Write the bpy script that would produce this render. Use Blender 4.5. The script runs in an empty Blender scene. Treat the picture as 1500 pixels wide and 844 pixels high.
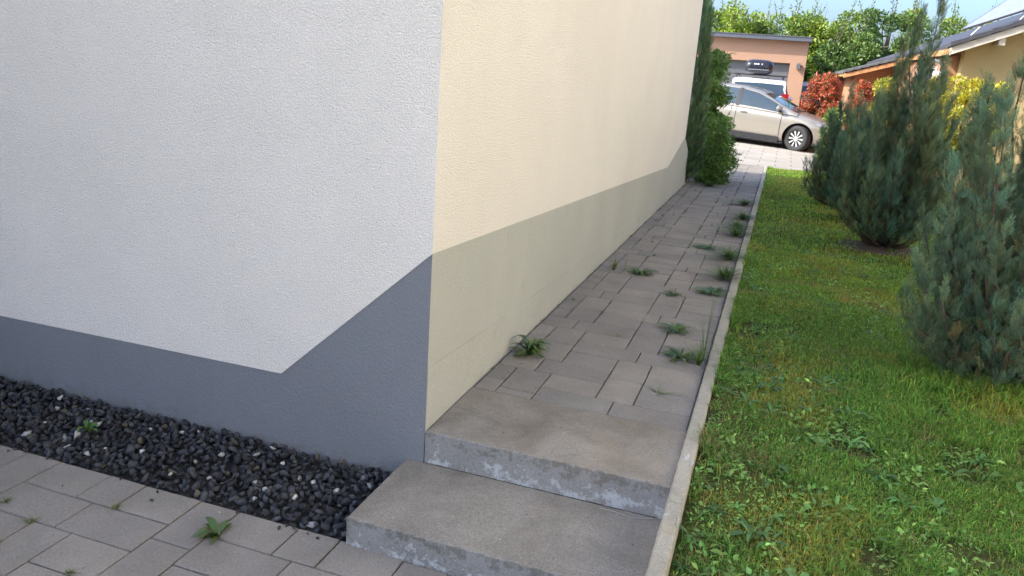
import bpy, bmesh, math, random
import numpy as np
from mathutils import Vector, Matrix

# ------------------------------------------------------------------ scene, camera, light
S = bpy.context.scene
COL = S.collection
rng = np.random.default_rng(7)
random.seed(7)

cam_data = bpy.data.cameras.new("camera")
cam = bpy.data.objects.new("camera", cam_data)
COL.objects.link(cam)
RT = Vector((0.9503, -0.3045, 0.0)); FW = Vector((-0.292589, 0.915036, -0.27844))
RT = FW.cross(Vector((0, 0, 1))).normalized()
UP0 = RT.cross(FW).normalized()
ROLL = 0.0721
AX = (RT * math.cos(ROLL) + UP0 * math.sin(ROLL)).normalized()
AY = (-RT * math.sin(ROLL) + UP0 * math.cos(ROLL)).normalized()
FWN = FW.normalized()
M = Matrix(((AX.x, AY.x, -FWN.x, 1.2424), (AX.y, AY.y, -FWN.y, -2.8045), (AX.z, AY.z, -FWN.z, 1.817), (0, 0, 0, 1)))
cam.matrix_world = M
cam_data.sensor_width = 36
cam_data.lens = 36 * 1149.4 / 1500
cam_data.clip_start = 0.05
cam_data.clip_end = 2000
S.camera = cam

SUN_EL = math.radians(38)
SH = (-0.902, -0.431)                     # horizontal direction towards the sun
W = bpy.data.worlds.new("World"); S.world = W; W.use_nodes = True
wn = W.node_tree
bg = wn.nodes["Background"]
sky = wn.nodes.new("ShaderNodeTexSky"); sky.sky_type = 'NISHITA'; sky.sun_disc = False
sky.sun_elevation = SUN_EL
sky.sun_rotation = math.atan2(SH[0], SH[1])
sky.air_density = 0.9; sky.dust_density = 4.0; sky.ozone_density = 6.0
wn.links.new(sky.outputs[0], bg.inputs[0])
bg.inputs[1].default_value = 0.15
sd = bpy.data.lights.new("sun", 'SUN'); sd.energy = 2.7; sd.angle = math.radians(0.5); sd.color = (1.0, 0.93, 0.82)
sun = bpy.data.objects.new("sun", sd); COL.objects.link(sun)
sdir = Vector((SH[0] * math.cos(SUN_EL), SH[1] * math.cos(SUN_EL), math.sin(SUN_EL)))
sun.rotation_euler = sdir.to_track_quat('Z', 'Y').to_euler()
sun.location = (-8, -5, 12)
S.view_settings.view_transform = 'Standard'
S.view_settings.look = 'None'
S.view_settings.exposure = 1.62
S.view_settings.gamma = 1

# ------------------------------------------------------------------ helpers
def tag(o, label=None, cat=None, group=None, kind=None):
    if label: o['label'] = label
    if cat: o['category'] = cat
    if group: o['group'] = group
    if kind: o['kind'] = kind
    return o

def empty(name, loc=(0, 0, 0), rz=0):
    o = bpy.data.objects.new(name, None); COL.objects.link(o)
    o.location = loc; o.rotation_euler = (0, 0, rz); o.empty_display_size = 0.1
    return o

def link(name, me, mat=None, parent=None, loc=(0, 0, 0), rot=(0, 0, 0)):
    o = bpy.data.objects.new(name, me); COL.objects.link(o)
    if mat is not None and len(me.materials) == 0: me.materials.append(mat)
    o.location = loc; o.rotation_euler = rot
    if parent: o.parent = parent
    return o

class MB:
    """collects verts and faces"""
    def __init__(s): s.v = []; s.f = []; s.m = []
    def add(s, vs, fs, mi=0):
        k = len(s.v); s.v += [tuple(map(float, p)) for p in vs]
        s.f += [tuple(k + i for i in f) for f in fs]; s.m += [mi] * len(fs); return s
    def box(s, a, b, mi=0, ch=0.0):
        x0, y0, z0 = a; x1, y1, z1 = b
        if ch <= 0:
            return s.add([(x0,y0,z0),(x1,y0,z0),(x1,y1,z0),(x0,y1,z0),(x0,y0,z1),(x1,y0,z1),(x1,y1,z1),(x0,y1,z1)],
                  [(0,3,2,1),(4,5,6,7),(0,1,5,4),(1,2,6,5),(2,3,7,6),(3,0,4,7)], mi)
        c = ch
        V = [(x0,y0,z0),(x1,y0,z0),(x1,y1,z0),(x0,y1,z0),
             (x0,y0,z1-c),(x1,y0,z1-c),(x1,y1,z1-c),(x0,y1,z1-c),
             (x0+c,y0+c,z1),(x1-c,y0+c,z1),(x1-c,y1-c,z1),(x0+c,y1-c,z1)]
        F = [(0,3,2,1),(0,1,5,4),(1,2,6,5),(2,3,7,6),(3,0,4,7),(4,5,9,8),(5,6,10,9),(6,7,11,10),(7,4,8,11),(8,9,10,11)]
        return s.add(V, F, mi)
    def tube(s, pts, rad, n=6, mi=0, cap=True):
        pts = [Vector(p) for p in pts]; k0 = len(s.v); R = rad if hasattr(rad, '__len__') else [rad] * len(pts)
        up = Vector((0.123, 0.31, 0.94)).normalized()
        for i, p in enumerate(pts):
            t = (pts[min(i+1, len(pts)-1)] - pts[max(i-1, 0)]).normalized()
            a = t.cross(up)
            if a.length < 1e-3: a = t.cross(Vector((1, 0, 0)))
            a.normalize(); b = t.cross(a)
            for j in range(n):
                w = 2 * math.pi * j / n
                q = p + (a * math.cos(w) + b * math.sin(w)) * R[i]; s.v.append(tuple(q))
        for i in range(len(pts) - 1):
            for j in range(n):
                a0 = k0 + i*n + j; a1 = k0 + i*n + (j+1) % n
                s.f.append((a0, a1, a1 + n, a0 + n)); s.m.append(mi)
        if cap:
            s.f.append(tuple(k0 + j for j in range(n))[::-1]); s.m.append(mi)
            s.f.append(tuple(k0 + (len(pts)-1)*n + j for j in range(n))); s.m.append(mi)
        return s
    def cyl(s, c, axis, r, h, n=24, mi=0, r2=None):
        c = Vector(c); a = Vector(axis).normalized()
        return s.tube([c - a*h/2, c + a*h/2], [r, r if r2 is None else r2], n, mi)
    def mesh(s, name, smooth=False):
        me = bpy.data.meshes.new(name); me.from_pydata(s.v, [], s.f); me.update()
        me.polygons.foreach_set('material_index', s.m)
        if smooth: me.polygons.foreach_set('use_smooth', [True] * len(s.f))
        return me
    def build(s, name, mat=None, parent=None, smooth=False, loc=(0,0,0), rot=(0,0,0), mats=None):
        me = s.mesh(name, smooth)
        if mats:
            for m in mats: me.materials.append(m)
        return link(name, me, mat, parent, loc, rot)

def np_mesh(name, V, F, cols=None, smooth=False):
    """V (n,3), F list of (m,k) int arrays; cols (n,3) per vertex"""
    me = bpy.data.meshes.new(name)
    V = np.asarray(V, dtype=np.float32)
    me.vertices.add(len(V)); me.vertices.foreach_set('co', V.ravel())
    if not isinstance(F, (list, tuple)): F = [F]
    loops = np.concatenate([f.ravel() for f in F]).astype(np.int32)
    tot = np.concatenate([np.full(len(f), f.shape[1]) for f in F]).astype(np.int32)
    start = np.concatenate([[0], np.cumsum(tot)[:-1]]).astype(np.int32)
    me.loops.add(len(loops)); me.loops.foreach_set('vertex_index', loops)
    me.polygons.add(len(tot)); me.polygons.foreach_set('loop_start', start)
    if smooth: me.polygons.foreach_set('use_smooth', np.ones(len(tot), dtype=bool))
    me.update(calc_edges=True)
    if cols is not None:
        at = me.attributes.new('leafcol', 'FLOAT_COLOR', 'POINT')
        c4 = np.ones((len(V), 4), dtype=np.float32); c4[:, :3] = cols
        at.data.foreach_set('color', c4.ravel())
    me.validate()
    return me

# ------------------------------------------------------------------ materials
def nodes(name):
    m = bpy.data.materials.new(name); m.use_nodes = True
    nt = m.node_tree; b = nt.nodes['Principled BSDF']
    return m, nt, b
def N(nt, t, **kw):
    n = nt.nodes.new(t)
    for k, v in kw.items():
        if k in n.inputs: n.inputs[k].default_value = v
        else: setattr(n, k, v)
    return n
def noise(nt, scale, detail=4, rough=0.6, src='Object', dist=0.0):
    tc = N(nt, 'ShaderNodeTexCoord'); n = N(nt, 'ShaderNodeTexNoise')
    n.inputs['Scale'].default_value = scale; n.inputs['Detail'].default_value = detail; n.inputs['Roughness'].default_value = rough
    n.inputs['Distortion'].default_value = dist
    if src == 'Geo':
        g = N(nt, 'ShaderNodeNewGeometry'); nt.links.new(g.outputs['Position'], n.inputs['Vector'])
    else: nt.links.new(tc.outputs[src], n.inputs['Vector'])
    return n
def ramp(nt, sock, stops):
    r = N(nt, 'ShaderNodeValToRGB'); e = r.color_ramp.elements
    while len(e) > 1: e.remove(e[-1])
    e[0].position = stops[0][0]; e[0].color = (*stops[0][1], 1)
    for p, c in stops[1:]:
        x = e.new(p); x.color = (*c, 1)
    nt.links.new(sock, r.inputs[0]); return r
def mix(nt, fac, a, b, mode='MIX'):
    m = N(nt, 'ShaderNodeMix', data_type='RGBA', blend_type=mode)
    def put(s, v):
        if hasattr(v, 'links') or hasattr(v, 'is_linked'): nt.links.new(v, s)
        else: s.default_value = v if isinstance(v, (int, float)) else (*v, 1)
    put(m.inputs[0], fac); put(m.inputs[6], a); put(m.inputs[7], b)
    return m.outputs[2]
def bump(nt, b, sock, strength, dist):
    n = N(nt, 'ShaderNodeBump'); n.inputs['Strength'].default_value = strength; n.inputs['Distance'].default_value = dist
    nt.links.new(sock, n.inputs['Height']); nt.links.new(n.outputs[0], b.inputs['Normal']); return n
def simple(name, col, rough=0.6, metal=0.0, var=0.12, scale=8, bstr=0.0, bscale=200, spec=0.5):
    m, nt, b = nodes(name)
    n = noise(nt, scale, 5)
    c = ramp(nt, n.outputs[0], [(0.3, tuple(x * (1 - var) for x in col)), (0.7, tuple(min(1, x * (1 + var)) for x in col))])
    nt.links.new(c.outputs[0], b.inputs['Base Color'])
    b.inputs['Roughness'].default_value = rough; b.inputs['Metallic'].default_value = metal
    b.inputs['Specular IOR Level'].default_value = spec
    if bstr:
        n2 = noise(nt, bscale, 3); bump(nt, b, n2.outputs[0], bstr, 0.002)
    return m

def stucco(name, col, bscale, bdist, var=0.05, blotch=None, dirt=False):
    m, nt, b = nodes(name)
    big = noise(nt, 1.3, 4, 0.55, 'Geo')
    c = ramp(nt, big.outputs[0], [(0.3, tuple(x * (1 - var) for x in col)), (0.7, tuple(x * (1 + var) for x in col))]).outputs[0]
    tiny = noise(nt, bscale * 1.7, 2, 0.5, 'Geo')
    c = mix(nt, 1.0, c, ramp(nt, tiny.outputs[0], [(0.35, (0.88,) * 3), (0.65, (1.03,) * 3)]).outputs[0], 'MULTIPLY')
    if blotch:
        bl = noise(nt, 5, 6, 0.7, 'Geo', 0.5)
        f = ramp(nt, bl.outputs[0], [(0.56, (0,) * 3), (0.75, (0.5,) * 3)]).outputs[0]
        c = mix(nt, f, c, blotch)
    # faint trowel variation and grime that stays with the wall
    st = noise(nt, 0.7, 5, 0.6, 'Geo', 1.5)
    c = mix(nt, 1.0, c, ramp(nt, st.outputs[0], [(0.35, (0.965, 0.965, 0.955)), (0.62, (1.0,) * 3)]).outputs[0], 'MULTIPLY')
    if dirt:
        g0 = N(nt, 'ShaderNodeNewGeometry'); sz = N(nt, 'ShaderNodeSeparateXYZ'); nt.links.new(g0.outputs['Position'], sz.inputs[0])
        mr = N(nt, 'ShaderNodeMapRange'); nt.links.new(sz.outputs['Z'], mr.inputs[0]); mr.inputs[1].default_value = 0.16; mr.inputs[2].default_value = 0.0; mr.inputs[3].default_value = -0.25; mr.inputs[4].default_value = 0.25
        dn = noise(nt, 14, 6, 0.75, 'Geo'); ad = N(nt, 'ShaderNodeMath', operation='ADD'); nt.links.new(mr.outputs[0], ad.inputs[0]); nt.links.new(dn.outputs[0], ad.inputs[1])
        c = mix(nt, ramp(nt, ad.outputs[0], [(0.48, (0,) * 3), (0.75, (0.55,) * 3)]).outputs[0], c, (0.15, 0.14, 0.12))
    nt.links.new(c, b.inputs['Base Color']); b.inputs['Roughness'].default_value = 0.92
    b.inputs['Specular IOR Level'].default_value = 0.2
    g = N(nt, 'ShaderNodeNewGeometry')
    v = N(nt, 'ShaderNodeTexVoronoi'); v.inputs['Scale'].default_value = bscale; v.feature = 'SMOOTH_F1'
    nt.links.new(g.outputs['Position'], v.inputs['Vector'])
    n2 = noise(nt, bscale * 0.8, 3, 0.6, 'Geo', 1.2)
    a = N(nt, 'ShaderNodeMath', operation='MULTIPLY_ADD'); nt.links.new(v.outputs[0], a.inputs[0]); a.inputs[1].default_value = -0.9
    nt.links.new(n2.outputs[0], a.inputs[2])
    bump(nt, b, a.outputs[0], 0.85, bdist)
    return m

def concrete(name, c1, c2, spk=0.5, stain=None, pores=True, objvar=0.0, src='Geo', hot=None, bd=0.0015):
    m, nt, b = nodes(name)
    n1 = noise(nt, 3.2, 6, 0.65, src, 0.4)
    c = ramp(nt, n1.outputs[0], [(0.3, c1), (0.7, c2)]).outputs[0]
    n2 = noise(nt, 330, 2, 0.6, src)
    sp = ramp(nt, n2.outputs[0], [(0.3, (1 - spk,) * 3), (0.5, (1,) * 3), (0.68, (1,) * 3), (0.78, (1 + spk * 0.9,) * 3)]).outputs[0]
    c = mix(nt, 1.0, c, sp, 'MULTIPLY')
    n3 = noise(nt, 90, 4, 0.7, src)
    c = mix(nt, 1.0, c, ramp(nt, n3.outputs[0], [(0.3, (0.82,) * 3), (0.7, (1.12,) * 3)]).outputs[0], 'MULTIPLY')
    if objvar:
        oi = N(nt, 'ShaderNodeObjectInfo')
        r = ramp(nt, oi.outputs['Random'], [(0.0, (1 - objvar, 1 - objvar, 1 - objvar * 0.8)), (0.45, (1,) * 3), (0.8, (1 + objvar * 0.6, 1 + objvar * 0.45, 1 + objvar * 0.3)), (1.0, (1 - objvar * .6, 1 - objvar * .5, 1 - objvar * .3))]).outputs[0]
        c = mix(nt, 1.0, c, r, 'MULTIPLY')
    if stain:
        n4 = noise(nt, stain[1], 6, 0.75, src, 0.8)
        f = ramp(nt, n4.outputs[0], [(stain[2], (0,) * 3), (stain[3], (stain[4],) * 3)]).outputs[0]
        c = mix(nt, f, c, stain[0])
    if hot: c = hot(nt, c)
    nt.links.new(c, b.inputs['Base Color']); b.inputs['Roughness'].default_value = 0.88
    b.inputs['Specular IOR Level'].default_value = 0.3
    mx = mix(nt, 0.5, n2.outputs[0], n3.outputs[0])
    bump(nt, b, mx, 0.7, bd)
    return m

def leafmat(name, trans=0.35, rough=0.5, spec=0.35):
    m, nt, b = nodes(name)
    a = N(nt, 'ShaderNodeAttribute'); a.attribute_name = 'leafcol'
    nt.links.new(a.outputs['Color'], b.inputs['Base Color'])
    b.inputs['Roughness'].default_value = rough; b.inputs['Specular IOR Level'].default_value = spec
    t = N(nt, 'ShaderNodeBsdfTranslucent'); nt.links.new(a.outputs['Color'], t.inputs[0])
    ms = N(nt, 'ShaderNodeMixShader'); ms.inputs[0].default_value = trans
    out = nt.nodes['Material Output']
    nt.links.new(b.outputs[0], ms.inputs[1]); nt.links.new(t.outputs[0], ms.inputs[2]); nt.links.new(ms.outputs[0], out.inputs[0])
    return m

def stepmat(riser_axis_z):
    """cast concrete, brownish on the tread, pale lime bloom on the vertical faces"""
    def hot(nt, c):
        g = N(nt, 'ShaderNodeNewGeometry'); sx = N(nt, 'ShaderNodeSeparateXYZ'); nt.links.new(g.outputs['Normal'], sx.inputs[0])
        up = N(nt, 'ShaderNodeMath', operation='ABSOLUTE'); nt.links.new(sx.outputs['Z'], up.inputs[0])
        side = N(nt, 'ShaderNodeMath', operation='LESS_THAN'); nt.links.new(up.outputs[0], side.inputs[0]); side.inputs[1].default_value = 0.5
        ps = N(nt, 'ShaderNodeSeparateXYZ'); nt.links.new(g.outputs['Position'], ps.inputs[0])
        # band under the nose stays darker, lime lower down
        nz = noise(nt, 10, 9, 0.8, 'Geo', 0.1)
        mr = N(nt, 'ShaderNodeMapRange'); nt.links.new(ps.outputs['Z'], mr.inputs[0])
        mr.inputs[1].default_value = riser_axis_z; mr.inputs[2].default_value = riser_axis_z - 0.11; mr.inputs[3].default_value = -0.10; mr.inputs[4].default_value = 0.06
        ad = N(nt, 'ShaderNodeMath', operation='ADD'); nt.links.new(nz.outputs[0], ad.inputs[0]); nt.links.new(mr.outputs[0], ad.inputs[1])
        f = ramp(nt, ad.outputs[0], [(0.40, (0,) * 3), (0.49, (0.36,) * 3), (0.53, (0.10,) * 3), (0.62, (0.85,) * 3)]).outputs[0]
        f2 = mix(nt, 1.0, f, side.outputs[0], 'MULTIPLY')
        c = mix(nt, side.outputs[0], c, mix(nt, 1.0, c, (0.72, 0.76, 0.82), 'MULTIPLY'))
        return mix(nt, f2, c, (0.45, 0.465, 0.475))
    return hot

MAT = {}
MAT['stucco'] = stucco('cream_stucco', (0.85, 0.805, 0.735), 150, 0.0085, 0.02)
MAT['plinth'] = stucco('slate_plinth_render', (0.20, 0.21, 0.228), 95, 0.0028, 0.06, blotch=(0.165, 0.175, 0.195), dirt=True)
MAT['plinth2'] = stucco('pale_olive_plinth_render', (0.43, 0.435, 0.40), 95, 0.0026, 0.05, blotch=(0.34, 0.34, 0.295))
MAT['paver'] = concrete('paver_concrete', (0.218, 0.198, 0.170), (0.30, 0.273, 0.235), 0.30, objvar=0.13, stain=((0.34, 0.335, 0.32), 2.2, 0.60, 0.75, 0.4))
MAT['sand'] = simple('joint_dirt', (0.03, 0.028, 0.024), 0.95, var=0.4, scale=30, bstr=0.5)
MAT['kerb'] = concrete('kerb_concrete', (0.29, 0.27, 0.22), (0.42, 0.395, 0.325), 0.5, stain=((0.50, 0.40, 0.20), 6, 0.56, 0.72, 0.4), bd=0.003)
MAT['kerbchip'] = concrete('kerb_lime', (0.38, 0.36, 0.32), (0.5, 0.48, 0.44), 0.3)
MAT['step_low'] = concrete('step_concrete_low', (0.17, 0.153, 0.122), (0.31, 0.282, 0.238), 0.6, stain=((0.25, 0.21, 0.16), 2.5, 0.56, 0.75, 0.25), hot=stepmat(0.12))
MAT['step_up'] = concrete('step_concrete_up', (0.18, 0.155, 0.12), (0.33, 0.30, 0.25), 0.6, stain=((0.27, 0.205, 0.14), 2.3, 0.50, 0.75, 0.38), hot=stepmat(0.27))
MAT['leaf'] = leafmat('leaf', 0.32, 0.42, 0.5)
MAT['grass'] = leafmat('grass_blade', 0.4, 0.55, 0.25)
MAT['conifer'] = leafmat('conifer_scale', 0.18, 0.65, 0.2)
MAT['bark'] = simple('bark', (0.12, 0.085, 0.055), 0.9, var=0.35, scale=40, bstr=0.6, bscale=60)
MAT['soil'] = simple('bark_mulch', (0.06, 0.042, 0.03), 0.95, var=0.5, scale=50, bstr=0.9, bscale=70)
MAT['drive'] = None
MAT['glass'] = simple('car_glass', (0.035, 0.055, 0.07), 0.04, var=0.1, spec=0.8)
MAT['rubber'] = simple('tyre_rubber', (0.025, 0.025, 0.025), 0.8, var=0.2)
MAT['black'] = simple('black_plastic', (0.02, 0.02, 0.022), 0.45, var=0.2)
MAT['boxblack'] = simple('gloss_black_plastic', (0.022, 0.023, 0.03), 0.22, var=0.1)
MAT['chrome'] = simple('alloy', (0.5, 0.5, 0.51), 0.28, 0.7, var=0.05)
MAT['lamp'] = simple('headlight_lens', (0.55, 0.62, 0.72), 0.06, 0.3, var=0.1)
MAT['red'] = simple('tail_lamp_red', (0.30, 0.015, 0.02), 0.12, var=0.1)
MAT['peach'] = stucco('peach_render', (0.43, 0.265, 0.175), 60, 0.002, 0.03)
MAT['yellow'] = stucco('yellow_render', (0.50, 0.38, 0.19), 60, 0.002, 0.03)
MAT['orange'] = stucco('orange_render', (0.40, 0.225, 0.13), 60, 0.002, 0.03)
MAT['anth'] = simple('anthracite_metal', (0.115, 0.12, 0.125), 0.5, var=0.06)
MAT['fascia'] = simple('zinc_fascia', (0.13, 0.145, 0.165), 0.4, 0.3, var=0.08)
MAT['tile'] = simple('dark_roof_tile', (0.05, 0.05, 0.06), 0.6, var=0.2)
MAT['tilegrey'] = simple('grey_roof_tile', (0.10, 0.105, 0.105), 0.75, var=0.25, scale=14)
MAT['wood'] = simple('orange_wood', (0.50, 0.25, 0.10), 0.6, var=0.25, scale=10)
MAT['board'] = simple('pale_board', (0.55, 0.50, 0.42), 0.6, var=0.12)
MAT['white'] = simple('white_plastic', (0.75, 0.75, 0.74), 0.4, var=0.05)
MAT['pipe'] = simple('zinc_pipe', (0.30, 0.31, 0.33), 0.4, 0.5, var=0.1)
MAT['panel'] = simple('solar_cell', (0.22, 0.25, 0.38), 0.2, var=0.08, spec=1.0)
MAT['alu'] = simple('aluminium_frame', (0.28, 0.25, 0.24), 0.4, 0.7, var=0.1)
MAT['whitecar'] = simple('white_car_paint', (0.76, 0.77, 0.78), 0.2, var=0.02, spec=0.7)
m, nt, b = nodes('silver_beige_car_paint')
b.inputs['Base Color'].default_value = (0.37, 0.34, 0.285, 1); b.inputs['Metallic'].default_value = 0.45; b.inputs['Roughness'].default_value = 0.3
b.inputs['Coat Weight'].default_value = 0.8; b.inputs['Coat Roughness'].default_value = 0.05
n = noise(nt, 900, 2); bump(nt, b, n.outputs[0], 0.05, 0.001)
MAT['silver'] = m
# lawn soil: greenish moss / bare earth
m, nt, b = nodes('lawn_floor')
n1 = noise(nt, 2.5, 6, 0.65, 'Geo'); n2 = noise(nt, 45, 4, 0.7, 'Geo')
c = ramp(nt, n1.outputs[0], [(0.35, (0.05, 0.045, 0.022)), (0.55, (0.055, 0.075, 0.018)), (0.75, (0.10, 0.11, 0.025))]).outputs[0]
c = mix(nt, 1.0, c, ramp(nt, n2.outputs[0], [(0.3, (0.5,) * 3), (0.7, (1.4,) * 3)]).outputs[0], 'MULTIPLY')
nt.links.new(c, b.inputs['Base Color']); b.inputs['Roughness'].default_value = 0.95; b.inputs['Specular IOR Level'].default_value = 0.1
bump(nt, b, n2.outputs[0], 0.9, 0.01)
MAT['lawn'] = m
# driveway paving (far): brick texture joints
m, nt, b = nodes('driveway_paving')
g = N(nt, 'ShaderNodeNewGeometry'); br = N(nt, 'ShaderNodeTexBrick'); nt.links.new(g.outputs['Position'], br.inputs['Vector'])
br.inputs['Scale'].default_value = 1.0; br.inputs['Brick Width'].default_value = 0.62; br.inputs['Row Height'].default_value = 0.41
br.inputs['Mortar Size'].default_value = 0.012; br.inputs['Color1'].default_value = (0.30, 0.28, 0.24, 1); br.inputs['Color2'].default_value = (0.335, 0.31, 0.27, 1); br.inputs['Mortar'].default_value = (0.17, 0.155, 0.13, 1)
n1 = noise(nt, 1.2, 5, 0.6, 'Geo')
c = mix(nt, 1.0, br.outputs[0], ramp(nt, n1.outputs[0], [(0.3, (0.86, 0.85, 0.82)), (0.7, (1.1,) * 3)]).outputs[0], 'MULTIPLY')
nt.links.new(c, b.inputs['Base Color']); b.inputs['Roughness'].default_value = 0.9
MAT['drive'] = m
# gravel stone: colour by object random + attribute
m, nt, b = nodes('dark_gravel')
a = N(nt, 'ShaderNodeAttribute'); a.attribute_name = 'leafcol'
n1 = noise(nt, 120, 4, 0.7, 'Geo')
c = mix(nt, 1.0, a.outputs['Color'], ramp(nt, n1.outputs[0], [(0.3, (0.65,) * 3), (0.7, (1.4,) * 3)]).outputs[0], 'MULTIPLY')
nt.links.new(c, b.inputs['Base Color']); b.inputs['Roughness'].default_value = 0.88; b.inputs['Specular IOR Level'].default_value = 0.2
bump(nt, b, n1.outputs[0], 0.5, 0.002)
MAT['gravel'] = m

# ------------------------------------------------------------------ terrain
SL = -0.0073
def pathz(y): return 0.2701 + SL * (min(y, 13.2) - 0.517)
XK0, XK1 = 1.055, 1.118       # kerb faces
def lawnz(x, y):
    z = 0.268 + SL * (min(max(y, 0), 13.2))
    t = min(max((0.9 - y) / 2.0, 0), 1); z -= 0.045 * t * t * (3 - 2 * t) * math.exp(-max(x - 1.12, 0) * 1.2)
    z += 0.012 * math.sin(x * 3.1 + y * 1.7) * math.sin(y * 2.3 - x) * min(1, (x - XK1) * 2)
    return z

# far ground sheet
mb = MB(); mb.add([(-300,-300,-0.12),(300,-300,-0.12),(300,600,-0.12),(-300,600,-0.12)], [(0,1,2,3)])
tag(mb.build('ground', MAT['lawn']), kind='structure')
mb = MB(); mb.add([(-12,-22,-.006),(14,-22,-.006),(14,-5.51,-.006),(-12,-5.51,-.006)], [(0,1,2,3)]); bounce_mb = mb  # unseen sheet behind the camera, added to bounce sunlight onto the left wall
mb2 = MB(); mb2.add([(4.4,-5.5,.30),(8.2,-5.5,.30),(8.2,12.6,.30),(4.4,12.6,.30)], [(0,1,2,3)])  # unseen sheet added to throw sunlight back at the right wall
# lawn sheet
xs = np.concatenate([np.arange(XK1, 4.0, 0.08), np.linspace(4.0, 14, 12)]); ys = np.concatenate([np.linspace(-9, -2, 8), np.arange(-1.9, 13.1, 0.12), [13.2]])
V = [(x, y, lawnz(x, y)) for y in ys for x in xs]; nx = len(xs)
F = [(j*nx+i, j*nx+i+1, (j+1)*nx+i+1, (j+1)*nx+i) for j in range(len(ys)-1) for i in range(nx-1)]
k = len(V); V += [(x, 13.2, -0.13) for x in xs]
F += [(k+i-0, k+i+1, (len(ys)-1)*nx+i+1, (len(ys)-1)*nx+i) for i in range(nx-1)]
mb = MB(); mb.add(V, F); tag(mb.build('lawn', MAT['lawn'], smooth=True), kind='structure')
# driveway, falls slightly to the right
def dz(x): return 0.18 - 0.03 * (x - 1.0)
mb = MB(); mb.add([(-14,13.208,dz(-14)),(16,13.208,dz(16)),(16,34,dz(16)),(-14,34,dz(-14)),(-14,13.208,-.2),(16,13.208,-.3)], [(0,1,2,3),(4,5,1,0)])
tag(mb.build('driveway', MAT['drive']), kind='structure')

bouncemat = simple('pale_bounce_paving', (.62, .58, .50), .9, var=.08)  # pale surface of the two added bounce sheets
tag(bounce_mb.build('bounce_courtyard', bouncemat), kind='structure'); tag(mb2.build('bounce_terrace', bouncemat), kind='structure')
# ------------------------------------------------------------------ paving
U = 0.1865; G = 0.2795
def pattern(x0, y0, r, xmin, xmax, ymin, ymax, hp):
    """laid pattern: 1.5-row strips at half-period spacing, joined by runs of wide blocks; returns clipped rects"""
    out = []
    u = hp * 0.4; g = hp * 0.6
    def put(a, b, c, d):
        a = max(a, xmin); b = min(b, xmax); c = max(c, ymin); d = min(d, ymax)
        if b - a > 0.03 and d - c > 0.03: out.append((a, b, c, d))
    i0 = int((xmin - x0) / hp) - 3; i1 = int((xmax - x0) / hp) + 3
    j0 = int((ymin - y0) / r) - 6; j1 = int((ymax - y0) / r) + 6
    for i in range(i0, i1):
        sx = x0 + i * hp; ph = 0 if i % 2 == 0 else 2
        for j in range(j0, j1):
            if (j - ph) % 4 == 0:
                # interrupted row: two wide blocks over gap-strip-gap
                put(sx - g, sx + u/2 - 0.0, y0 + j*r, y0 + (j+1)*r)
                put(sx + u/2, sx + u + g, y0 + j*r, y0 + (j+1)*r)
                put(sx, sx + u, y0 + (j+1)*r, y0 + (j+2.5)*r)
                put(sx, sx + u, y0 + (j+2.5)*r, y0 + (j+4)*r)
            # gap to the right of the strip
            if (j - ph) % 4 != 0 and (j - (2 - ph)) % 4 != 0:
                put(sx + u, sx + hp, y0 + j*r, y0 + (j+1)*r)
    return out

paver_cache = {}
def paver_mesh(w, d, h=0.08):
    key = (round(w, 3), round(d, 3))
    if key not in paver_cache:
        j = 0.0026
        mb = MB(); mb.box((-w/2 + j, -d/2 + j, -h), (w/2 - j, d/2 - j, 0), ch=0.0045)
        me = mb.mesh('paver'); me.materials.append(MAT['paver']); paver_cache[key] = me
    return paver_cache[key]
def lay(parent, rects, zf, amp=0.0012):
    for (a, b, c, d) in rects:
        o = bpy.data.objects.new('paver', paver_mesh(b - a, d - c)); COL.objects.link(o); o.parent = parent
        x = (a + b) / 2; y = (c + d) / 2
        o.location = (x + random.uniform(-.0007, .0007), y + random.uniform(-.0007, .0007), zf(y) + random.uniform(-amp, amp))
        o.rotation_euler = (random.gauss(SL if zf(12) != zf(0) else 0, 0.004), random.gauss(0, 0.005), random.gauss(0, 0.003))
# upper path
mb = MB()
ys = [0.53, 4, 8, 13.2]
for a, b_ in zip(ys[:-1], ys[1:]):
    mb.add([(0.0, a, pathz(a)-.016), (XK0, a, pathz(a)-.016), (XK0, b_, pathz(b_)-.016), (0.0, b_, pathz(b_)-.016)], [(0,1,2,3)])
mb.add([(-0.5,9.6,pathz(9.6)-.02),(0,9.6,pathz(9.6)-.02),(0,13.2,pathz(13.2)-.02),(-0.5,13.2,pathz(13.2)-.02)], [(0,1,2,3)])
path = tag(mb.build('path', MAT['sand']), kind='structure')
lay(path, pattern(0.122, 0.889, 0.1925, 0.012, XK0 - 0.004, 0.530, 13.195, 0.466), pathz)
# lower paving
mb = MB(); mb.add([(-4.2,-5.5,-.016),(XK0,-5.5,-.016),(XK0,-.4835,-.016),(-4.2,-.4835,-.016)], [(0,1,2,3)])
pav = tag(mb.build('paving', MAT['sand']), kind='structure')
rects = pattern(-0.765 + 0.4625*0, -0.483 - 0.189 * 4, 0.189, -2.7, XK0 - .004, -2.2, -0.4835, 0.4625)
# keep the step's foot free
rr = []
for (a, b, c, d) in rects:
    if a >= -0.09 and d > -0.51: d = -0.506
    rr.append((a, b, c, d))
lay(pav, rr, lambda y: 0.0)

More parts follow.
